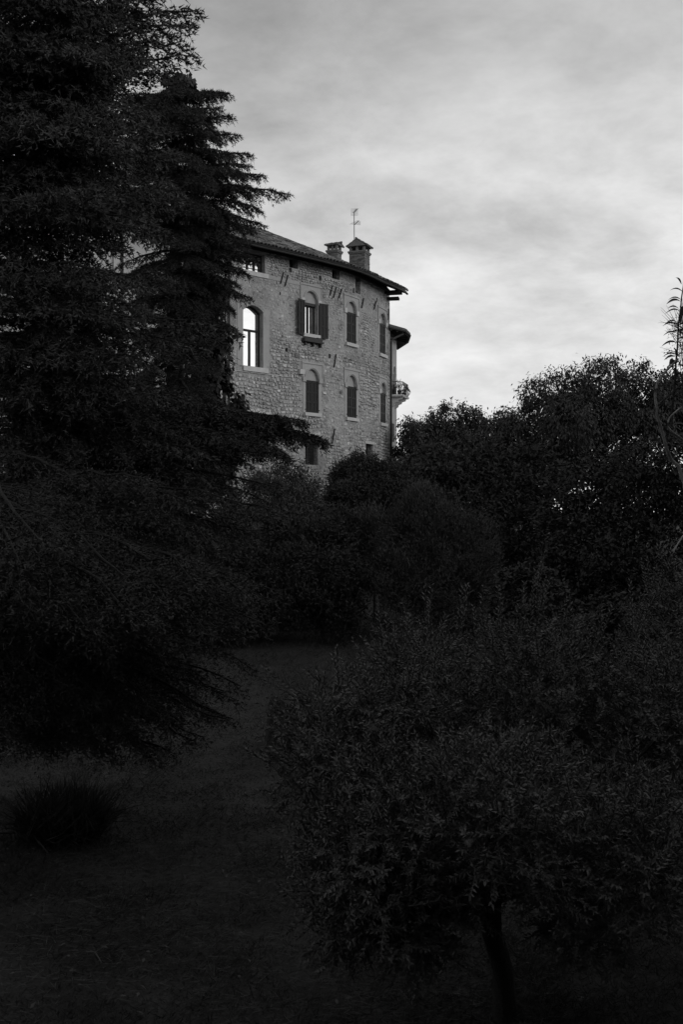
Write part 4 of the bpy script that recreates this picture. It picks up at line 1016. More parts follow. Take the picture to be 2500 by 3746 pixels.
# farther conifer whose stepped outline stands against the sky
TX2, TY2 = 640, 22.5
def tr2(py): return at(TX2, py, TY2)
trunk2 = [Vector((tr2(2000).x, TY2, .1))]+[tr2(py) for py in (1800, 1400, 1000, 700, 450)]+[tr2(285)]
E2 = [(360, 838, 340, 22.3), (420, 800, 400, 21.5), (470, 845, 425, 22.4), (500, 790, 480, 21.0), (520, 868, 495, 22.6), (560, 840, 560, 21.4), (590, 918, 565, 22.8), (640, 905, 600, 22.0), (620, 880, 630, 21.0),
      (660, 965, 640, 22.6), (690, 930, 690, 21.4), (700, 1055, 708, 22.4), (740, 950, 760, 21.6), (760, 955, 822, 22.2), (790, 930, 845, 21.8), (830, 900, 880, 21.0), (860, 935, 955, 22.4), (900, 905, 935, 21.4),
      (930, 900, 1000, 21.6), (980, 860, 1040, 21.2), (1000, 910, 1090, 22.6), (1060, 850, 1130, 21.2), (1120, 860, 1200, 22.2), (1180, 830, 1270, 21.4),
      (330, 720, 345, 21.5), (380, 700, 420, 20.8), (370, 560, 350, 21.6), (400, 500, 370, 22.0), (450, 600, 470, 20.6), (480, 520, 500, 21.2), (560, 700, 600, 20.4), (640, 760, 680, 20.4), (700, 700, 760, 20.0), (760, 800, 800, 20.4),
      (560, 480, 600, 21.6), (680, 480, 700, 21.2), (820, 500, 860, 21.6), (850, 700, 900, 20.2), (930, 780, 980, 20.4), (1000, 620, 1060, 20.0), (1080, 740, 1150, 20.2), (1180, 640, 1260, 20.0), (1280, 760, 1360, 20.4), (1380, 700, 1460, 20.2),
      (540, 720, 500, 24.5), (700, 820, 690, 24.6), (860, 740, 880, 25), (440, 640, 420, 24.5), (1420, 850, 1500, 21.5), (1500, 780, 1580, 20.5), (300, 660, 300, 22.3), (310, 610, 330, 22.2), (400, 470, 380, 21.6), (430, 400, 430, 22), (380, 520, 360, 22.6), (350, 570, 345, 22), (345, 610, 340, 21.6), (640, 420, 660, 21), (720, 380, 730, 21.4), (760, 500, 790, 21), (440, 520, 420, 21), (360, 500, 345, 22.2), (380, 450, 365, 22.8), (420, 540, 400, 23), (500, 520, 500, 22.6), (560, 500, 560, 22.8), (620, 520, 640, 22.4), (720, 520, 730, 22.4), (460, 350, 470, 21.8), (500, 420, 520, 21.4), (360, 780, 335, 21.9), (365, 810, 345, 23), (560, 330, 580, 21.8), (340, 680, 330, 22.8), (950, 540, 1000, 24.5), (620, 540, 600, 25)]
def env2(py): return float(np.interp(py, [330, 450, 560, 700, 830, 950, 1100, 1500, 1900], [790, 820, 860, 900, 890, 850, 820, 820, 900]))
py = 350.0; inner = []
while py < 1900:
    for k in range(4):
        yy = py+R.uniform(-20, 20); e = env2(yy); px = 640+(e-640)*R.uniform(-1.1, 1.0); inner.append((yy-10, px, yy+R.uniform(10, 60), TY2-R.uniform(-.6, 1.9), .6, .04))
    py += 48
limbs = limb_list(tr2, [(a, px, py, Y, .95, .05) for (a, px, py, Y) in E2]+inner)
n2 = cedar('cedar_tree', 'tall cedar with stepped pointed branches against the sky beside the stone building', trunk2, [.28, .26, .2, .14, .1, .07, .03], limbs, M['cedar_far'], dens=1.5, nl=.085, nw=.017)

# ---------------------------------------------------------------- broadleaf trees and shrubs
def lobe_points(lobes, n, clump=.22, fill=.25):
    """points in clumps near the surface of ellipsoids; lobes: (centre Vector, rx, ry, rz)"""
    out = []; dirs = []
    wts = np.array([l[1]*l[3] for l in lobes]); wts = wts/wts.sum()
    for (c, rx, ry, rz), w in zip(lobes, wts):
        k = int(n*w)+1; nc = max(12, int(90*max(rx, rz)))
        cd = rand_dir(nc); cr = np.where(rng.random(nc) < fill, rng.uniform(.25, .8, nc), rng.uniform(.82, 1.08, nc))
        cc = cd*cr[:, None]; i = rng.integers(0, nc, k); p = cc[i]*np.array([rx, ry, rz])+np.clip(rng.normal(size=(k, 3)), -1.6, 1.6)*clump*rng.uniform(.5, 1.2, (k, 1))
        out.append(p+np.array(list(c))); dirs.append(norm(cc[i]/np.array([rx, ry, rz])))
    return np.concatenate(out), np.concatenate(dirs)
def px_lobe(px0, px1, py0, py1, Y, ry=None):
    c = at((px0+px1)/2, (py0+py1)/2, Y); rx = (px1-px0)/2/F*Y; rz = (py1-py0)/2/F*Y
    return (c, rx, ry if ry else (rx+rz)/2*.8, rz)
def broadleaf(name, label, base, lobes, n, L, Wd, mat, droop=.5, cat='tree', group=None, clump=.22, trunk=True, trad=.14, fill=.25, twigs=0, fine=False):
    root = empty(name, label, cat, group)
    b = Vector((base[0], base[1], float(gz(base[0], base[1]))-.05)); root.location = b
    if trunk:
        m = MB(); top = sum((l[0] for l in lobes), Vector())/len(lobes); fork = b.lerp(Vector((b.x*.6+top.x*.4, b.y*.6+top.y*.4, top.z)), .5)
        k1 = b.lerp(fork, .5)+V3(R.uniform(-.1, .1), 0, 0)
        trad *= .6; m.tube([V3(0, 0, 0), k1-b, fork-b], [trad*1.25, trad, trad*.8], 8); m.build('trunk', M['bark'], root, smooth=True)
        w = MB()
        for (c, rx, ry, rz) in lobes:
            for j in range(5):
                e = c+V3(R.uniform(-.6, .6)*rx, R.uniform(-.5, .5)*ry, R.uniform(-.3, .7)*rz); mm = fork.lerp(e, .5)+V3(R.uniform(-.3, .3), 0, R.uniform(-.1, .35))
                w.tube([fork-b, mm-b, e-b], [trad*.55, trad*.35, trad*.08], 5)
        w.build('branches', M['bark'], root)
    P, D = lobe_points(lobes, n, clump, fill); P = P-np.array(list(b)); k = len(P)
    d = D*.5+rand_dir(k)*.7+np.array([0, 0, -droop]); up = rand_dir(k)*.6+np.array([0, 0, 1.0])
    if fine: link('foliage', poly_mesh('foliage', needles(P, d, L*rng.uniform(.6, 1.2, k), Wd)), mat, root)
    else: link('foliage', poly_mesh('foliage', leaves(P, d, L*rng.uniform(.6, 1.2, k), Wd*rng.uniform(.7, 1.2, k), up, .12)), mat, root)
    if twigs:
        i = rng.integers(0, k, twigs); w = MB()
        for q, dd in zip(P[i], D[i]):
            a = Vector(q); e = Vector(dd)+V3(R.uniform(-.4, .4), R.uniform(-.4, .4), R.uniform(0, .5)); w.tube([a-e*.35, a, a+e*.25], [.008, .006, .002], 3, caps=False)
        tag(w.build('twigs', M['twig'], root), kind='stuff')
    return root
T = 'broadleaf trees behind the building and lawn'
broadleaf('broadleaf_tree', 'rounded leafy tree just right of the stone building, lower crown of the skyline', (4.5, 58), 
    [px_lobe(1480, 1640, 1520, 1660, 60), px_lobe(1560, 1780, 1482, 1640, 61), px_lobe(1650, 1840, 1520, 1680, 60), px_lobe(1465, 1540, 1530, 1640, 62), px_lobe(1400, 1530, 1640, 1850, 63, 1.0), px_lobe(1465, 1560, 1650, 1780, 61, 1.2), px_lobe(1640, 1840, 1620, 1780, 60), px_lobe(1450, 1700, 1660, 1850, 60), px_lobe(1560, 1760, 1560, 1720, 60)], 34000, .25, .10, M['leaf'], .8, group=T, trad=.2)
broadleaf('broadleaf_tree', 'tallest spreading tree on the skyline with drooping leaves and sky showing beneath its crown', (10.5, 47),
    [px_lobe(1830, 1990, 1480, 1660, 46), px_lobe(1910, 2160, 1365, 1590, 46), px_lobe(2060, 2320, 1318, 1560, 45), px_lobe(2230, 2470, 1335, 1580, 45), px_lobe(1980, 2230, 1440, 1650, 44, 1.4), px_lobe(1810, 1930, 1520, 1740, 45), px_lobe(1850, 2100, 1600, 1800, 45), px_lobe(2150, 2480, 1480, 1640, 45, 1.3), px_lobe(1780, 1880, 1505, 1640, 46), px_lobe(2380, 2500, 1365, 1520, 45), px_lobe(2150, 2500, 1620, 1860, 48), px_lobe(2000, 2200, 1560, 1700, 47)], 56000, .21, .075, M['leaf'], .9, group=T, trad=.22)
broadleaf('broadleaf_tree', 'wide leafy tree reaching out of view on the right beside the tallest tree', (17, 46),
    [px_lobe(2420, 2640, 1330, 1600, 46), px_lobe(2580, 2900, 1290, 1700, 46), px_lobe(2380, 2560, 1420, 1620, 47, 1.0)], 9000, .34, .16, M['leaf'], .8, group=T, trad=.2)
broadleaf('broadleaf_tree', 'dark dense tree in the middle of the right bank below the skyline trees', (6.0, 39),
    [px_lobe(1450, 1720, 1640, 1900, 39), px_lobe(1620, 1900, 1610, 1880, 40), px_lobe(1560, 1860, 1800, 2150, 38), px_lobe(1780, 2050, 1640, 1900, 40), px_lobe(1820, 2050, 1850, 2200, 38), px_lobe(1450, 1650, 1800, 2050, 38), px_lobe(1700, 1950, 1700, 1900, 39)], 40000, .22, .10, M['leaf_dark'], .5, group=T, trad=.16, twigs=160, fine=True)
broadleaf('broadleaf_tree', 'dark low-branched tree filling the right bank under the tallest tree', (9.5, 33),
    [px_lobe(2000, 2260, 1690, 1960, 34), px_lobe(2180, 2460, 1660, 1960, 33), px_lobe(2050, 2350, 1900, 2260, 32), px_lobe(2350, 2620, 1620, 1980, 33), px_lobe(2300, 2620, 1950, 2300, 31), px_lobe(1900, 2120, 2000, 2300, 32), px_lobe(2160, 2400, 1620, 1760, 36, .7), px_lobe(1950, 2200, 1800, 2050, 33), px_lobe(2100, 2400, 2050, 2350, 31)], 44000, .17, .085, M['leaf_dark'], .4, group=T, trad=.15, twigs=260)
broadleaf('ivy_clad_tree', 'dark leafy creeper column between the cedar and the stone facade', (-3.6, 25),
    [px_lobe(700, 820, 930, 1200, 25, .6), px_lobe(700, 835, 1150, 1500, 25, .6), px_lobe(690, 800, 800, 1000, 25.5, .6), px_lobe(610, 660, 262, 420, 24, .25), px_lobe(650, 700, 262, 330, 24, .2), px_lobe(840, 905, 1450, 1530, 24.5, .3), px_lobe(700, 860, 1480, 1800, 24.5, .8)], 13000, .19, .12, M['leaf_dark'], .8, clump=.10, fill=.5, group=None)
S = 'bushes along the foot of the retaining wall'
broadleaf('shrub', 'upright bush in front of the grilled window of the stone building', (-1.6, 31.5), [px_lobe(1000, 1100, 1710, 1890, 31), px_lobe(1060, 1172, 1715, 1980, 31), px_lobe(980, 1160, 1820, 2120, 30.5), px_lobe(880, 1040, 1750, 2050, 31), px_lobe(760, 960, 1850, 2150, 30)], 50000, .12, .04, M['shrub'], -.1, 'shrub', S, clump=.17, trad=.05, twigs=200, fine=True)
broadleaf('shrub', 'ragged dark small tree covering the right foot of the stone facade', (1.1, 33), [px_lobe(1190, 1320, 1780, 1960, 32), px_lobe(1215, 1330, 1710, 1860, 33), px_lobe(1260, 1370, 1655, 1810, 33), px_lobe(1340, 1450, 1700, 1860, 33), px_lobe(1215, 1470, 1750, 1900, 32.5), px_lobe(1420, 1500, 1740, 1880, 33)], 46000, .13, .05, M['leaf_dark'], .1, 'shrub', S, clump=.16, trad=.07, twigs=160, fine=True)
broadleaf('shrub', 'broad feathery rounded bush in the centre of the garden', (3.0, 29), [px_lobe(1300, 1520, 1850, 2150, 29), px_lobe(1430, 1700, 1800, 2100, 29), px_lobe(1600, 1820, 1880, 2200, 29), px_lobe(1330, 1600, 2000, 2300, 28.5), px_lobe(1550, 1850, 2020, 2320, 28.5), px_lobe(1480, 1600, 1785, 1900, 29, .4)], 80000, .11, .03, M['shrub'], -.6, 'shrub', S, clump=.17, trad=.06, twigs=300, fine=True)
broadleaf('shrub', 'dark bush at the edge of the lawn below the stone facade', (-.5, 28), [px_lobe(960, 1180, 2010, 2290, 28), px_lobe(1130, 1340, 2030, 2310, 28), px_lobe(860, 1010, 2020, 2300, 29), px_lobe(1180, 1330, 1880, 2120, 29), px_lobe(1060, 1240, 1930, 2140, 29)], 40000, .13, .055, M['leaf_dark'], 0, 'shrub', S, clump=.18, trad=.05, twigs=100, fine=True)
broadleaf('shrub', 'low dark bush under the right-hand boughs of the large cedar', (-3.5, 27), [px_lobe(560, 800, 1900, 2330, 28), px_lobe(700, 930, 1950, 2340, 28), px_lobe(420, 640, 1980, 2330, 29)], 32000, .15, .07, M['leaf_dark'], 0, 'shrub', S, clump=.2, trad=.05, fine=True)
broadleaf('shrub', 'broad leaved shrub behind the top of the olive tree', (5.5, 20), [px_lobe(1820, 2080, 2080, 2400, 20), px_lobe(1900, 2150, 2180, 2420, 19), px_lobe(2080, 2300, 2200, 2440, 20)], 9000, .12, .08, M['leaf_dark'], .1, 'shrub', S, clump=.14, trad=.04, twigs=80)
broadleaf('shrub', 'dark bush at the lawn edge behind the olive crown on the right', (9, 24), [px_lobe(2150, 2500, 2200, 2480, 24), px_lobe(2350, 2700, 2150, 2450, 24)], 7000, .2, .12, M['leaf_dark'], .2, 'shrub', S, clump=.16, trad=.05)
broadleaf('feathery_tree', 'feathery light-twigged treetop at the right edge above the skyline trees', (7.4, 20), [px_lobe(2445, 2560, 1140, 1260, 20, .4), px_lobe(2450, 2600, 1220, 1340, 20, .4), px_lobe(2500, 2700, 1100, 1500, 20), px_lobe(2520, 2800, 1400, 1800, 20)], 9000, .055, .016, M['leaf'], .0, clump=.07, trad=.08, twigs=300, fill=.5)

TR = 'unseen trees added along the right side to shade the garden'  # out of view, added to keep low sun and sky off the garden
for (x, y, h, r, lab) in ((15.5, 13, 11, 4.2, 'unseen tree added for shade right of the olive trees'), (13.5, 3, 12, 4.4, 'unseen tree added for shade on the bank beside the viewpoint'), (17, 22, 11, 4.5, 'unseen tree added for shade right of the feathery treetop'), (19, 32, 12, 4.6, 'unseen tree added for shade at the far right corner of the lawn')):
    broadleaf('broadleaf_tree', lab, (x, y), [(V3(x, y, h*.68), r, r, h*.33), (V3(x-1.2, y+1.5, h*.42), r*.8, r*.9, h*.26), (V3(x+1, y-1, h*.4), r*.8, r*.9, h*.26), (V3(x, y, h*.2), r*.7, r*.8, h*.2)], 6500, .5, .34, M['leaf_dark'], .4, group=TR, trad=.3, clump=.5)

TB = 'unseen trees added behind the viewpoint to block light'  # out of view, added to cut the light coming from behind the camera
for (x, y, h, r, lab) in ((-8, -5, 13, 4.6, 'unseen tree added to block light behind the viewpoint on the left'), (-1, -9, 14, 5.0, 'unseen tree added to block light straight behind the viewpoint'), (7, -7, 14, 5.0, 'unseen tree added to block light behind the viewpoint on the right'), (14, -6, 14, 5.0, 'unseen tree added to block light far behind the viewpoint on the right')):
    broadleaf('broadleaf_tree', lab, (x, y), [(V3(x, y, h*.62), r, r, h*.38), (V3(x-1.2, y-1, h*.35), r*.9, r*.9, h*.3)], 4200, .8, .6, M['leaf_dark'], .4, group=TB, trad=.3, clump=.6)

# ---------------------------------------------------------------- olive trees
def olive(name, label, base, fork, lobes, nshoot, group, ll=.05, trad=.12, explicit=()):
    root = empty(name, label, 'tree', group); root.location = base; O = base
    m = MB(); k1 = base.lerp(fork, .4)+V3(.03, 0, 0); k2 = base.lerp(fork, .75)+V3(-.02, 0, 0)
    m.tube([V3(0, 0, -.1), k1-O, k2-O, fork-O], [trad*1.3, trad, trad*.95, trad*1.05], 10); m.build('trunk', M['bark'], root, smooth=True)
    limb = MB(); ends = []
    for (c, rx, ry, rz) in lobes:
        for j in range(4):
            e = c+V3(R.uniform(-.7, .7)*rx, R.uniform(-.7, .7)*ry, R.uniform(-.4, .6)*rz); md = fork.lerp(e, .5)+V3(R.uniform(-.1, .1), R.uniform(-.1, .1), .12)
            limb.tube([fork-O, md-O, e-O], [trad*.45, trad*.25, .008], 6)
    limb.build('limbs', M['bark'], root)
    wts = [l[1]*l[3] for l in lobes]; tot = sum(wts); SP = []; SD = []; SL_ = []
    for (c, rx, ry, rz), w in zip(lobes, wts):
        for j in range(int(nshoot*w/tot)):
            d = Vector(rand_dir(1)[0].tolist()); rr = R.uniform(.55, 1.0) if R.random() < .75 else R.uniform(.15, .6)
            p = c+V3(d.x*rx, d.y*ry, d.z*rz)*rr; up = R.uniform(-.15, .75) if d.z > -.2 else R.uniform(-.7, .3)
            dd = (V3(d.x, d.y, d.z*.5)*.55+V3(R.gauss(0, .5), R.gauss(0, .5), up+R.gauss(.1, .3))).normalized()
            SP.append(p); SD.append(dd); SL_.append(R.uniform(.10, .30))
    for (p, d, l) in explicit: SP.append(p); SD.append(d.normalized()); SL_.append(l)
    ribs = []; P = []; D = []; N = []
    for p, d, l in zip(SP, SD, SL_):
        side = d.cross(V3(R.gauss(0, 1), R.gauss(0, 1), R.gauss(0, 1))).normalized(); bend = side*R.uniform(-.25, .25)+V3(0, 0, R.uniform(-.12, .22))
        q = [p+d*l*t+bend*l*t*t for t in (0, .5, 1)]
        for a, b, r0, r1 in ((q[0]-O, q[1]-O, .0045, .0035), (q[1]-O, q[2]-O, .0035, .002)):
            for sv in (side, d.cross(side).normalized()): ribs.append([list(a-sv*r0), list(a+sv*r0), list(b+sv*r1), list(b-sv*r1)])
        n = int(l/.021); ph = R.uniform(0, 3.14)
        for k in range(n):
            t = .12+.88*k/n; x = p+d*l*t+bend*l*t*t; a = ph+(k % 2)*1.57+R.gauss(0, .3); s2 = d.cross(side).normalized(); o = side*math.cos(a)+s2*math.sin(a)
            for sg in (1, -1):
                P.append(x-O); D.append(o*sg*.75+d*.75+V3(0, 0, .12)); N.append(d*1.0-o*sg*.6+V3(0, 0, .5))
    link('shoots', poly_mesh('shoots', np.array(ribs)), M['twig'], root)
    P = np.array([list(x) for x in P]); D = np.array([list(x) for x in D]); N = np.array([list(x) for x in N])+rng.normal(size=(len(P), 3))*.25
    link('foliage', poly_mesh('foliage', leaves(P, D+rng.normal(size=D.shape)*.12, ll*rng.uniform(.6, 1.15, len(P)), ll*.29, N, .06)), M['olive'], root)
    return len(P)
G = 'olive trees in the foreground'
ob = at(1850, 3640, 8.05); ob.z = float(gz(ob.x, ob.y))
fork = at(1795, 3300, 7.85)
lob = [px_lobe(1000, 1400, 2560, 3050, 7.9, .8), px_lobe(1080, 1450, 2950, 3420, 7.4, .6), px_lobe(1080, 1500, 2480, 3000, 8.0, .9), px_lobe(1300, 1800, 2300, 2850, 8.6, 1.0), px_lobe(1700, 2250, 2260, 2850, 8.8, 1.0), px_lobe(2150, 2700, 2330, 2950, 8.6, 1.0), px_lobe(1130, 1650, 2750, 3350, 7.2, .8),
       px_lobe(1500, 2150, 2680, 3230, 6.9, .7), px_lobe(2050, 2600, 2800, 3350, 7.2, .8), px_lobe(2450, 2900, 2500, 3200, 8.2, .9), px_lobe(1230, 1750, 3050, 3500, 7.3, .6), px_lobe(1350, 1650, 3250, 3560, 7.5, .4), px_lobe(1950, 2400, 3150, 3500, 7.4, .6), px_lobe(1880, 2150, 3020, 3340, 7.0, .5), px_lobe(1560, 1790, 3080, 3400, 7.2, .5), px_lobe(1150, 1420, 3250, 3500, 7.3, .4)]
ex = []
for (px, py, Y, dx, dz, l) in ((1560, 2330, 8.4, -.15, 1, .42), (1680, 2330, 8.6, .1, 1, .4), (1830, 2330, 8.6, .1, 1, .42), (1985, 2260, 8.8, .0, 1, .5), (1950, 2330, 8.7, .05, 1, .55), (2020, 2300, 8.7, 1, .05, .42), (2060, 2290, 8.7, 1, .15, .4), (1420, 2400, 8.4, -.1, 1, .35),
                               (1240, 2560, 8.0, -.1, 1, .36), (1140, 2560, 8.0, -1, .45, .42), (1130, 2640, 7.9, -1, .25, .42), (1140, 2700, 7.9, -1, .1, .40), (1180, 2780, 7.8, -1, .25, .40), (1060, 2850, 7.6, -1, .8, .40), (1900, 2360, 8.6, .1, 1, .5), (1760, 2330, 8.7, -.1, 1, .35), (2200, 2380, 8.7, .2, 1, .4), (2330, 2330, 8.7, .1, 1, .4)):
    for k in range(3): ex.append((at(px+R.uniform(-20, 20), py+R.uniform(-15, 15), Y+R.uniform(-.1, .1)), V3(dx+R.uniform(-.15, .15), R.uniform(-.2, .2), dz), l*R.uniform(.8, 1.05)))
n3 = olive('olive_tree', 'wide olive tree with narrow pale leaves and a dark bare trunk in the right foreground', ob, fork, lob, 9600, G, ll=.05, trad=.085, explicit=ex)
ob2 = at(2750, 3000, 10.5); ob2.z = float(gz(ob2.x, ob2.y))
n4 = olive('olive_tree', 'second olive tree cut off by the right edge, rising behind the wide one', ob2, ob2+V3(-.1, 0, 1.3), [px_lobe(2340, 2700, 2130, 2600, 10.3, .8), px_lobe(2420, 2800, 2060, 2500, 10.5, .8), px_lobe(2650, 3100, 2150, 2800, 10.5, 1.0)], 2400, G, ll=.056, trad=.1,
      explicit=[(at(2420+R.uniform(-60, 60), 2180+R.uniform(-40, 40), 10.3), V3(R.uniform(-.4, .2), 0, 1), .38) for k in range(14)])

# ---------------------------------------------------------------- young peach-like tree at the right edge
def fruit_tree():
    Y = 6.3; root = empty('young_fruit_tree', 'thin pale-barked young tree with long curved leaves at the right edge', 'tree')
    b = at(2600, 3400, Y); b.z = float(gz(b.x, b.y)); root.location = b
    def pl(pts, r, name='branch', mat='pale_bark'):
        q = [at(px, py, Y+dy)-b for px, py, dy in pts]; n = []
        for i in range(len(q)-1):
            for f in (0, .5): n.append(q[i].lerp(q[i+1], f)+V3(R.gauss(0, .002), R.gauss(0, .002), 0))
        n.append(q[-1]); k = len(n); m = MB(); m.tube(n, [r[0]+(r[1]-r[0])*i/(k-1) for i in range(k)], 8); m.build(name, M[mat], root, smooth=True)
    m = MB(); t0 = at(2512, 1790, Y); m.tube([V3(0, 0, -.05), b.lerp(t0, .5)-b+V3(.06, 0, 0), t0-b], [.04, .028, .016], 8); m.build('trunk', M['pale_bark'], root, smooth=True)
    pl([(2512, 1790, 0), (2496, 1745, 0), (2487, 1705, 0), (2458, 1682, 0), (2440, 1640, -.05), (2424, 1580, -.05), (2406, 1515, -.1), (2401, 1470, -.1), (2401, 1440, -.1), (2408, 1400, -.1), (2428, 1370, -.1), (2484, 1312, -.1)], (.013, .006))
    pl([(2408, 1482, -.1), (2440, 1455, 0), (2500, 1402, .1), (2560, 1350, .1)], (.007, .006), mat='bark')
    pl([(2530, 1640, 0), (2500, 1608, 0), (2462, 1582, -.1), (2448, 1560, -.1), (2450, 1530, -.1), (2468, 1512, -.1), (2496, 1488, 0)], (.009, .004))
    pl([(2512, 1990, 0), (2500, 1960, -.2), (2470, 2010, -.3), (2468, 2030, -.3), (2500, 2062, -.2), (2530, 2070, -.1)], (.005, .004))
    shoot = [(2460, 1560, 0), (2468, 1440, 0), (2475, 1330, 0), (2482, 1230, 0), (2492, 1130, 0), (2502, 1050, .0), (2506, 980, 0)]
    pl(shoot, (.008, .003), 'shoot', 'bark')
    lf = MB()
    def leaf(px, py, dx, dz, l, dy=0.0):
        p = at(px, py, Y)-b; d = V3(dx, dy, dz).normalized(); s = d.cross(V3(.2, -.6, .75)).normalized(); up = s.cross(d)
        n = 7; c = []; w = []
        for k in range(n+1):
            t = k/n; c.append(p+d*l*t+V3(0, 0, -.32*l*t*t)+V3(0, 0, .1*l*math.sin(3.14*t))); w.append(.15*l*math.sin(math.pi*min(1, t*.97+.03))**.8*(1.1-.35*t))
        vs = []; 
        for k in range(n+1): vs += [c[k]-s*w[k]+up*w[k]*.3, c[k], c[k]+s*w[k]+up*w[k]*.3]
        fs = []
        for k in range(n): a = k*3; fs += [(a, a+1, a+4, a+3), (a+1, a+2, a+5, a+4)]
        MB().add(vs, fs).build('leaf', M['leaf'], root)
    for (px, py, dx, dz, l) in ((2500, 1068, -.7, .35, .09), (2494, 1104, -1, .12, .105), (2493, 1096, -1, .32, .085), (2488, 1136, -1, .10, .09), (2486, 1130, -1, .35, .08), (2500, 1120, -.25, -.9, .10), (2482, 1190, -1, .30, .10),
                            (2480, 1178, -.7, .1, .08), (2478, 1218, -1, .12, .085), (2480, 1255, -1, .10, .10), (2476, 1298, -1, .18, .085), (2474, 1306, -1, .02, .08), (2477, 1295, -.3, .8, .06), (2490, 1150, 1, .1, .1), (2486, 1190, .9, .2, .1), (2484, 1240, 1, .1, .1),
                            (2500, 1060, .6, .5, .1), (2480, 1320, -.7, -.3, .07), (2500, 1480, -.9, .15, .1), (2510, 1555, -.9, .2, .1), (2495, 1040, -.4, .8, .08), (2520, 1590, -1, .05, .09)):
        leaf(px, py, dx, dz, l, R.uniform(-.3, .3))
    for k in range(90):
        leaf(R.uniform(2560, 2900), R.uniform(1200, 2000), R.choice((-1, 1)), R.uniform(-.2, .4), .11, R.uniform(-.5, .5))
    w = MB()
    for k in range(8):
        e = at(R.uniform(2580, 2900), R.uniform(1200, 1900), Y+R.uniform(-.4, .4))-b; w.tube([t0-b, (t0-b).lerp(e, .5)+V3(.05, 0, .05), e], [.014, .009, .004], 5)
    w.build('branches', M['pale_bark'], root)
fruit_tree()

# ---------------------------------------------------------------- dark clump by the cedar foot and the stump by the olive
def spiky(name, label, c, r, h, n, lean=.5):
    e = empty(name, label, 'shrub'); z = float(gz(c[0], c[1])); e.location = (c[0], c[1], z)
    a = rng.uniform(0, 2*np.pi, n); rr = r*.5*np.sqrt(rng.random(n)); P = np.stack([np.cos(a)*rr, np.sin(a)*rr, np.zeros(n)-.02], -1)
    D = np.stack([np.cos(a)*lean*rng.random(n)*1.6, np.sin(a)*lean*rng.random(n)*1.6, np.ones(n)], -1)+rng.normal(size=(n, 3))*.28
    link('blades', poly_mesh('blades', leaves(P, D, h*rng.uniform(.15, 1.2, n)**1.4, .02, None, .6)), M['grass'], e)
c = at(235, 3020, 12.2); spiky('grass_clump', 'dense dark spiky clump on the lawn near the cedar foot', (c.x, c.y), .8, .60, 3600, .22)
def stump():
    p = at(1030, 2770, 16.5); z = float(gz(p.x, p.y)); e = empty('tree_stump', 'dark upright tree stump left of the olive crown', 'stump'); e.location = (p.x, p.y, z)
    m = MB(); n = 16; prof = [(0, .36), (.08, .27), (.3, .23), (.6, .21), (.74, .15)]; vs = []
    ph = [R.uniform(-.05, .05) for _ in range(n)]
    for (zz, r) in prof: vs += [V3((r+ph[k]*(1.6 if zz == 0 else 1))*math.cos(2*math.pi*k/n), (r+ph[k])*math.sin(2*math.pi*k/n), zz+ph[k]*(2.2 if zz > .5 else .6)) for k in range(n)]
    fs = [(i*n+k, i*n+(k+1) % n, (i+1)*n+(k+1) % n, (i+1)*n+k) for i in range(len(prof)-1) for k in range(n)]+[tuple(range(4*n, 5*n))]
    m.add(vs, fs).build('stump_body', M['bark'], e)
stump()

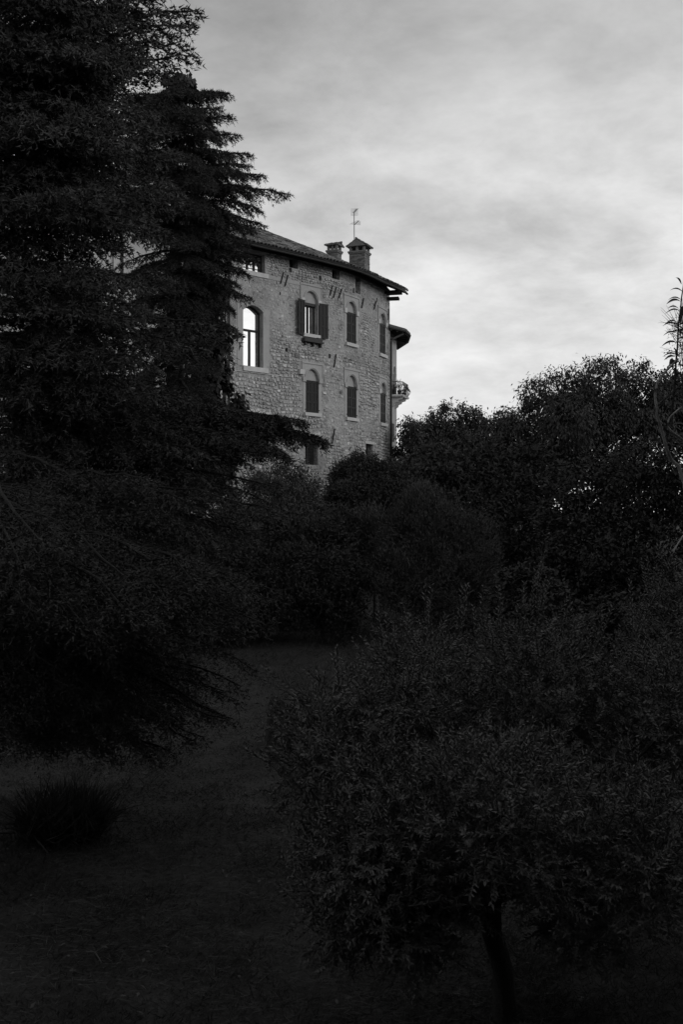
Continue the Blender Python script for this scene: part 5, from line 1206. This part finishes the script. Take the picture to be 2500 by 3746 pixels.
# ---------------------------------------------------------------- lawn: blades, straw, fallen leaves and twigs
def lawn():
    n = 130000
    y = 7.0*np.exp(rng.random(n)*math.log(34/7.0)); x = rng.uniform(-1, 1, n)*(y*.37+.3)
    z = gz(x, y); P = np.stack([x, y, z-.005], -1)
    tuft = np.sin(x*3.1+np.sin(y*2.3)*2)*np.cos(y*2.7+np.sin(x*1.7)*2)
    big = np.clip(np.sin(x*.9+2*np.sin(y*.35))*np.sin(y*.8+x*.3), 0, 1)
    h = (.05+.045*tuft+.03*rng.random(n)+.07*big*rng.random(n))*(1+y/30); w = .004*(1+y/9)
    D = norm(rng.normal(size=(n, 3))*np.array([1, 1, .3])+np.array([.2, .1, .75]))
    arr = needles(P, D, h, w)
    tag(link('grass', poly_mesh('grass', arr), M['grass']), 'short uneven dark grass covering the lawn', 'grass', kind='stuff')
    k = 22000; y = 7.0*np.exp(rng.random(k)*math.log(24/7.0)); x = rng.uniform(-1, .55, k)*(y*.37+.3)
    keep = (np.sin(x*1.3+.7)*np.cos(y*.9)+rng.random(k)) > .35; x, y = x[keep], y[keep]; k = len(x)
    P = np.stack([x, y, gz(x, y)+.035], -1); D = norm(rng.normal(size=(k, 3))*np.array([1, .6, .12])+np.array([.5, .2, 0]))
    tag(link('dry_straw', poly_mesh('dry_straw', needles(P, D, rng.uniform(.06, .22, k), .0055)), M['straw']), 'loose pale dry straw lying over the lawn', 'straw', kind='stuff')
    k = 240; y = 7.2*np.exp(rng.random(k)*math.log(20/7.2)); x = rng.uniform(-1, .8, k)*(y*.36)
    P = np.stack([x, y, gz(x, y)+.045], -1); D = norm(rng.normal(size=(k, 3))*np.array([1, 1, .2]))
    tag(link('fallen_leaves', poly_mesh('fallen_leaves', leaves(P, D, rng.uniform(.04, .08, k), .03, rand_dir(k)*.4+np.array([0, 0, 1]), .2)), M['straw']), 'scattered pale fallen leaves on the grass', 'leaves', kind='stuff')
    for (a, b, c_, lab) in (((350, 2985, ), (450, 2950), (.3), 'thin bent twig lying on the grass right of the spiky clump'), ((845, 3052), (940, 3045), .2, 'short pale twig on the grass left of the olive crown'), ((800, 3262), (930, 3285), .2, 'forked dry stalk on the grass below the olive crown'), ((315, 3480), (370, 3520), .2, 'short dark stick near the lower left of the lawn')):
        def gp(px, py):
            Y = 12.0
            for _ in range(30):
                p = at(px, py, Y); g = float(gz(p.x, p.y))+.05; Y = Y*(CAMZ-g)/max(.1, CAMZ-p.z)
            return at(px, py, Y)
        p, q = gp(*a), gp(*b); m = MB(); mid = p.lerp(q, .5)+V3(0, .05, .02); m.tube([p-p, mid-p, q-p], [.006, .005, .003], 5); m.tube([mid-p, mid-p+V3(.1, .12, .03)], [.004, .002], 4)
        o = m.build('fallen_twig', M['straw']); o.location = p; tag(o, lab, 'twig', 'twigs lying on the lawn')
lawn()
print('stones', nst, 'cedar', n1, n2, 'olive', n3, n4)
tot = 0
for me in bpy.data.meshes:
    if me.users: tot += sum(1 for _ in ())  # noqa
print('tris approx', sum(len(o.data.loops)-2*len(o.data.polygons) for o in bpy.data.objects if o.type == 'MESH'))
